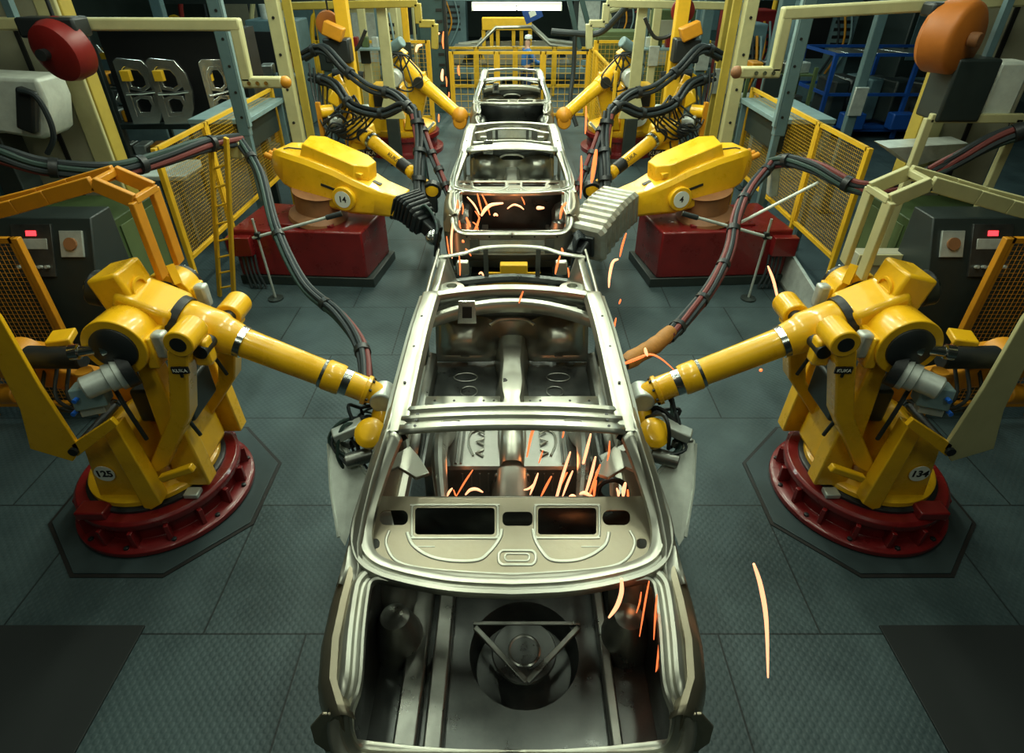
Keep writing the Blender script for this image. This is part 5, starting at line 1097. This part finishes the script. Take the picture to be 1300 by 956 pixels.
# ---- overhead services and pipework
for n, (x0_, x1_, y, z, m, lab) in enumerate(((-9, -2.9, 13.2, 3.0, 'cab_dark', 'dark overhead cable tray at the upper left behind the door panels'), (-10, -3.2, 10.6, 3.35, 'bluegrey', 'blue-grey overhead cable tray crossing the top left corner'), (2.9, 9, 13.0, 3.1, 'cab_dark', 'dark overhead cable tray behind the blue cage'),
    (3.3, 10, 16.6, 2.7, 'bluegrey', 'blue-grey cable tray far right above the pale machine'), (-9, -3, 17.0, 2.6, 'cab_dark', 'dark cable tray far left above the cream cabinet'), (-8, 8, 23.4, 2.9, 'bluegrey', 'long blue-grey tray across the back above the machinery'))):
    A = thing('cable_tray', lab, 'cable tray', ((x0_+x1_)/2, y, z))
    for dy in (-.15, .15): MB().bb(x0_, x1_, y+dy-.015, y+dy+.015, z-.05, z+.05).build('side_rail', m, A)
    b = MB()
    for k in range(int((x1_-x0_)/.3)): b.bb(x0_+.3*k, x0_+.3*k+.04, y-.15, y+.15, z-.04, z-.02)
    b.build('rung_set', m, A)
    for k in range(4): MB().tube(cr([(x0_, y-.1+.06*k, z), ((x0_+x1_)/2, y-.1+.06*k+.02, z+.02), (x1_, y-.1+.06*k, z)], 8), .022, 7).build('cable', ['hose', 'black', 'hose_red', 'lightblue'][k], A)
    for x in (x0_+.4, x1_-.4): MB().cyl((x, y, z), (x, y, 8), .02, n=8).build('hanger_rod', 'cab_dark', A)
rnd = random.Random(3)
for n in range(16):
    s_ = -1 if n % 2 else 1; x = s_*(2.9+.95*(n//2)); y = 19.55; h = rnd.uniform(1.6, 3.2); r_ = rnd.choice((.04, .05, .07))
    o = MB().tube(cr([(x, y, 0), (x, y, h), (x+rnd.uniform(-.3, .3), y, h+.2), (x+s_*rnd.uniform(.5, 1.2), y, h+.22), (x+s_*1.3, y, 0)], 5), r_, 8).build('service_pipe', rnd.choice(['lightblue', 'bluegrey', 'fence_yellow', 'cream', 'reel_red', 'hose']))
    tag(o, 'bent service pipe standing among the far machines on the ' + ('right' if s_ == 1 else 'left'), 'pipe', 'service pipes among the far machines ' + ('right' if s_ == 1 else 'left'))
for n, (x, y, m, c) in enumerate(((-6.9, 11.4, 'cab_dark', 'dark'), (-7.6, 9.6, 'teal_dark', 'teal'), (-4.9, 12.4, 'bluegrey', 'blue-grey'), (5.3, 12.8, 'olive', 'olive'))):
    side = 'left' if x < 0 else 'right'
    A = thing('parts_rack', f'{c} open parts rack standing {("behind the %s fence" % side) if abs(x) > 5.5 else ("between the posts at the far %s" % side)}', 'rack', (x, y, 0))
    w2, d2, h2 = .65, .35, 1.7
    for sx in (-1, 1):
        for sy in (-1, 1): MB().bb(x+sx*w2-.03, x+sx*w2+.03, y+sy*d2-.03, y+sy*d2+.03, 0, h2).build('upright', m, A)
    for k in range(3):
        z = .3+.62*k; MB().bb(x-w2, x+w2, y-d2, y+d2, z, z+.03).build('shelf', m, A)
        for q in range(4): MB().box((x-w2+.2+.3*q, y, z+.13), (.22, .4, .2), rz=.1*q).build('stored_part', ['steel_dark', 'alu', 'orange_yellow', 'steel_deep'][(q+k) % 4], A, bev=.02)
# ---- welding sparks: glowing threads of molten metal
def spark(pts, Y, w=1.0, hot=False, where='', name='welding_spark'):
    P = cr([U(p[0], p[1], y=Y) for p in pts], 5); n = len(P); s_ = (P[n//2]-V((0, 0, H))).length/F*.62*w
    r = [s_*(.25+1.05*math.sin(PI*min(1, .12+i/(n-1)*.8))) for i in range(n)]
    o = MB().tube(P, r, 8).build(name, 'spark_hot' if hot else 'spark'); tag(o, *where)
SEAT = ('orange welding spark flying inside the rear seat area of the nearest car', 'spark', 'sparks over the rear seat of the nearest car')
BOOT = ('orange welding spark falling through the boot opening of the nearest car', 'spark', 'sparks in the nearest boot')
MIDC = ('orange welding spark bursting in the boot of the middle car', 'spark', 'sparks in the middle car boot')
RSID = ('orange welding spark flying past the right side of the cars', 'spark', 'sparks to the right of the line')
FARL = ('orange welding spark rising at the far left of the line', 'spark', 'sparks at the far left')
FRNT = ('orange welding spark over the front of the nearest car', 'spark', 'sparks over the nearest car front')
for pts, w, h in (([(687, 530), (676, 548), (669, 580)], 2.2, 0), ([(750, 551), (744, 575), (737, 602)], 2.4, 1), ([(756, 580), (750, 605), (742, 631)], 2.6, 1), ([(762, 590), (754, 612), (748, 630)], 2, 0),
    ([(724, 574), (712, 612), (696, 672)], 2.4, 1), ([(683, 601), (678, 615), (673, 628)], 2, 1), ([(700, 605), (693, 618), (687, 630)], 2, 0), ([(727, 598), (721, 612), (714, 631)], 2, 1), ([(720, 600), (712, 615), (706, 630)], 1.8, 0),
    ([(735, 655), (733, 668), (730, 679)], 2.2, 1), ([(665, 622), (672, 620), (680, 612)], 1.6, 1), ([(783, 620), (785, 626), (785, 632)], 2, 1), ([(794, 613), (792, 622), (791, 632)], 3, 1), ([(797, 622), (798, 655), (797, 690)], 2.2, 0),
    ([(757, 610), (755, 620), (754, 632)], 2, 0), ([(716, 545), (715, 552), (714, 556)], 1.2, 0), ([(689, 572), (686, 582), (684, 588)], 1.2, 0), ([(774, 560), (773, 575), (771, 585)], 1.4, 0), ([(736, 628), (742, 626), (752, 630)], 3, 1), ([(722, 633), (727, 630), (733, 634)], 3.2, 1),
    ([(600, 597), (590, 612), (580, 629)], 1.5, 0), ([(574, 620), (570, 625), (568, 630)], 2, 1), ([(576, 622), (578, 628), (580, 630)], 1.2, 0), ([(591, 628), (597, 622), (605, 621), (613, 625)], 2.4, 1), ([(743, 652), (748, 654), (755, 656)], 2.2, 1), ([(664, 370), (661, 378), (659, 385)], 1.5, 0)):
    spark(pts, 2.32 if pts[0][1] > 560 else 2.5, w, h, SEAT)
for pts, w, h in (([(789, 735), (789, 752), (783, 770), (773, 784)], 3.4, 1), ([(824, 738), (819, 765), (812, 808)], 1.4, 0), ([(814, 752), (812, 765), (808, 778)], 1.2, 0), ([(834, 755), (832, 780), (830, 812)], 1.4, 0), ([(840, 790), (837, 820), (832, 862)], 1.6, 0)):
    spark(pts, 1.4, w, h, BOOT)
for pts, w, h in (([(593, 250), (602, 260), (609, 273)], 1.6, 1), ([(606, 246), (609, 258), (612, 270)], 1.5, 0), ([(612, 247), (618, 260), (622, 273)], 1.4, 0), ([(611, 274), (616, 266), (624, 260), (639, 258)], 3.2, 1), ([(644, 265), (652, 260), (660, 262), (665, 266)], 1.7, 1),
    ([(681, 264), (684, 264), (691, 264)], 3.2, 1), ([(581, 254), (581, 264), (582, 275)], 1.6, 0), ([(609, 276), (604, 290), (597, 303)], 2, 0), ([(719, 257), (714, 264), (711, 278)], 2.4, 0), ([(627, 274), (629, 272), (632, 274)], 2.4, 1), ([(662, 250), (665, 256), (666, 260)], 1, 0),
    ([(587, 258), (588, 265), (587, 272)], 1.2, 0), ([(603, 268), (608, 276), (606, 284)], 1.2, 0), ([(600, 282), (605, 286), (607, 292)], 1.2, 0), ([(583, 280), (584, 288), (585, 296)], 1.3, 0), ([(592, 276), (595, 284), (597, 288)], 2.4, 0)):
    spark(pts, 6.25, w*.9, h, MIDC)
for pts, w, h, Y_ in (([(575, 282), (573, 305), (574, 328)], 2, 1, 6.0), ([(567, 300), (569, 315), (571, 326)], 1.2, 0, 6.0), ([(591, 316), (594, 319), (598, 325)], 1.6, 0, 5.6), ([(587, 305), (588, 307), (588, 308)], 2.4, 0, 5.8), ([(583, 325), (584, 338), (584, 350)], 1.4, 0, 5.2), ([(608, 348), (611, 346), (614, 350)], 1.8, 1, 5.2), ([(713, 315), (714, 318), (715, 321)], 1.8, 0, 5.6), ([(711, 325), (707, 338), (705, 348)], 2, 0, 5.2), ([(721, 340), (722, 347), (722, 352)], 1.4, 0, 5.2)):
    spark(pts, Y_, w*.9, h, FRNT)
for pts, w, h, Y_ in (([(957, 716), (966, 745), (973, 790), (975, 860)], 3.6, 1, 1.5), ([(975, 338), (983, 360), (991, 398)], 2.4, 1, 5.0), ([(785, 329), (778, 333), (774, 350), (773, 365)], 2.8, 1, 4.6), ([(795, 296), (790, 312), (787, 326)], 2, 0, 4.6), ([(782, 404), (779, 418), (777, 430)], 2, 0, 3.8), ([(780, 424), (777, 440), (774, 470)], 2.8, 1, 3.6), ([(782, 472), (780, 485), (780, 492)], 1.6, 0, 3.3),
    ([(738, 198), (738, 225), (737, 252)], 2, 0, 7.2), ([(757, 190), (754, 212), (751, 232)], 4, 0, 7.2), ([(743, 262), (744, 275), (741, 288)], 1.4, 0, 6.8), ([(739, 312), (736, 320), (733, 330)], 2, 0, 6.0), ([(790, 462), (805, 456), (825, 450), (840, 456), (856, 470)], 1.8, 0, 3.0), ([(819, 442), (820, 447), (822, 452)], 3, 1, 3.0), ([(781, 466), (800, 460), (818, 453)], 1.2, 0, 3.0),
    ([(965, 469), (966, 470), (967, 471)], 3, 0, 3.4), ([(744, 135), (744, 155), (743, 170)], 1.6, 0, 9.5), ([(788, 380), (787, 383), (786, 386)], 1.6, 0, 4.0)):
    spark(pts, Y_, w*.85, h, RSID)
for pts, w, h, Y_ in (([(528, 66), (530, 59), (536, 57)], 3, 1, 11), ([(553, 54), (553, 45), (558, 42)], 3, 1, 12), ([(563, 40), (562, 52), (563, 62)], 1.8, 0, 12), ([(562, 88), (561, 98), (562, 103)], 3, 1, 11.5), ([(566, 97), (567, 103), (567, 110)], 1.4, 0, 11.5), ([(582, 83), (582, 90), (583, 96)], 2, 0, 12), ([(557, 145), (557, 150), (557, 155)], 1.8, 0, 10), ([(585, 187), (586, 190), (588, 195)], 2.4, 1, 7.6), ([(570, 117), (570, 121), (569, 125)], 1.5, 0, 11)):
    spark(pts, Y_, w*.7, h, FARL)
# glow of the welding arcs where metal is being joined
for loc, e in (((.35, 2.72, .75), 1.6), ((-.35, 2.7, .72), .6), ((-.35, 6.35, .85), 3), ((.05, 6.3, .9), 2.2), ((.3, 6.3, .9), 1.5), ((.62, 1.75, .95), .4)):
    l = bpy.data.lights.new('welding_arc_glow', 'POINT'); l.energy = e; l.color = (1, .28, .08); l.shadow_soft_size = .05
    o = link(bpy.data.objects.new('welding_arc_glow', l)); o.location = loc
# ---------------------------------------------------------------- light
def area(name, loc, sx, sy, power, col=(.90, 1, .78), rot=(0, 0, 0)):
    l = bpy.data.lights.new(name, 'AREA'); l.shape = 'RECTANGLE'; l.size = sx; l.size_y = sy; l.energy = power; l.color = col
    o = link(bpy.data.objects.new(name, l)); o.location = loc; o.rotation_euler = rot; return o
for y, e in ((2.8, 56), (5.6, 135), (8.6, 165), (12, 180), (16, 220), (21, 260)):
    for x in (-.95, .95):
        area('overhead_tube_light', (x, y, 5.0), .18, 2.0, e*.6)
for y in (9, 13, 18, 23):
    for x in (-5.5, 5.5): area('bay_tube_light', (x, y, 5.6), .3, 2.2, 62, (.72, 1, .9))
for x in (-2.7, 2.7): area('robot_fill_light', (x, 3.6, 4.9), .18, 1.8, 26)  # added fill lamps that brighten the dim yellow of the front robots
for x in (-2.5, 2.5): area('robot_fill_light', (x, 7.2, 5.0), .18, 1.8, 30)  # same added fill, over the plinth robots
for x in (-2.0, 2.0): area('near_fill_light', (x, -.4, 4.7), .18, 1.8, 20)  # added fill from behind the camera for surfaces facing the viewer
w = bpy.data.worlds.new('hall_ambient'); C.world = w; w.use_nodes = True
w.node_tree.nodes['Background'].inputs[0].default_value = (.3, .6, .6, 1); w.node_tree.nodes['Background'].inputs[1].default_value = .02
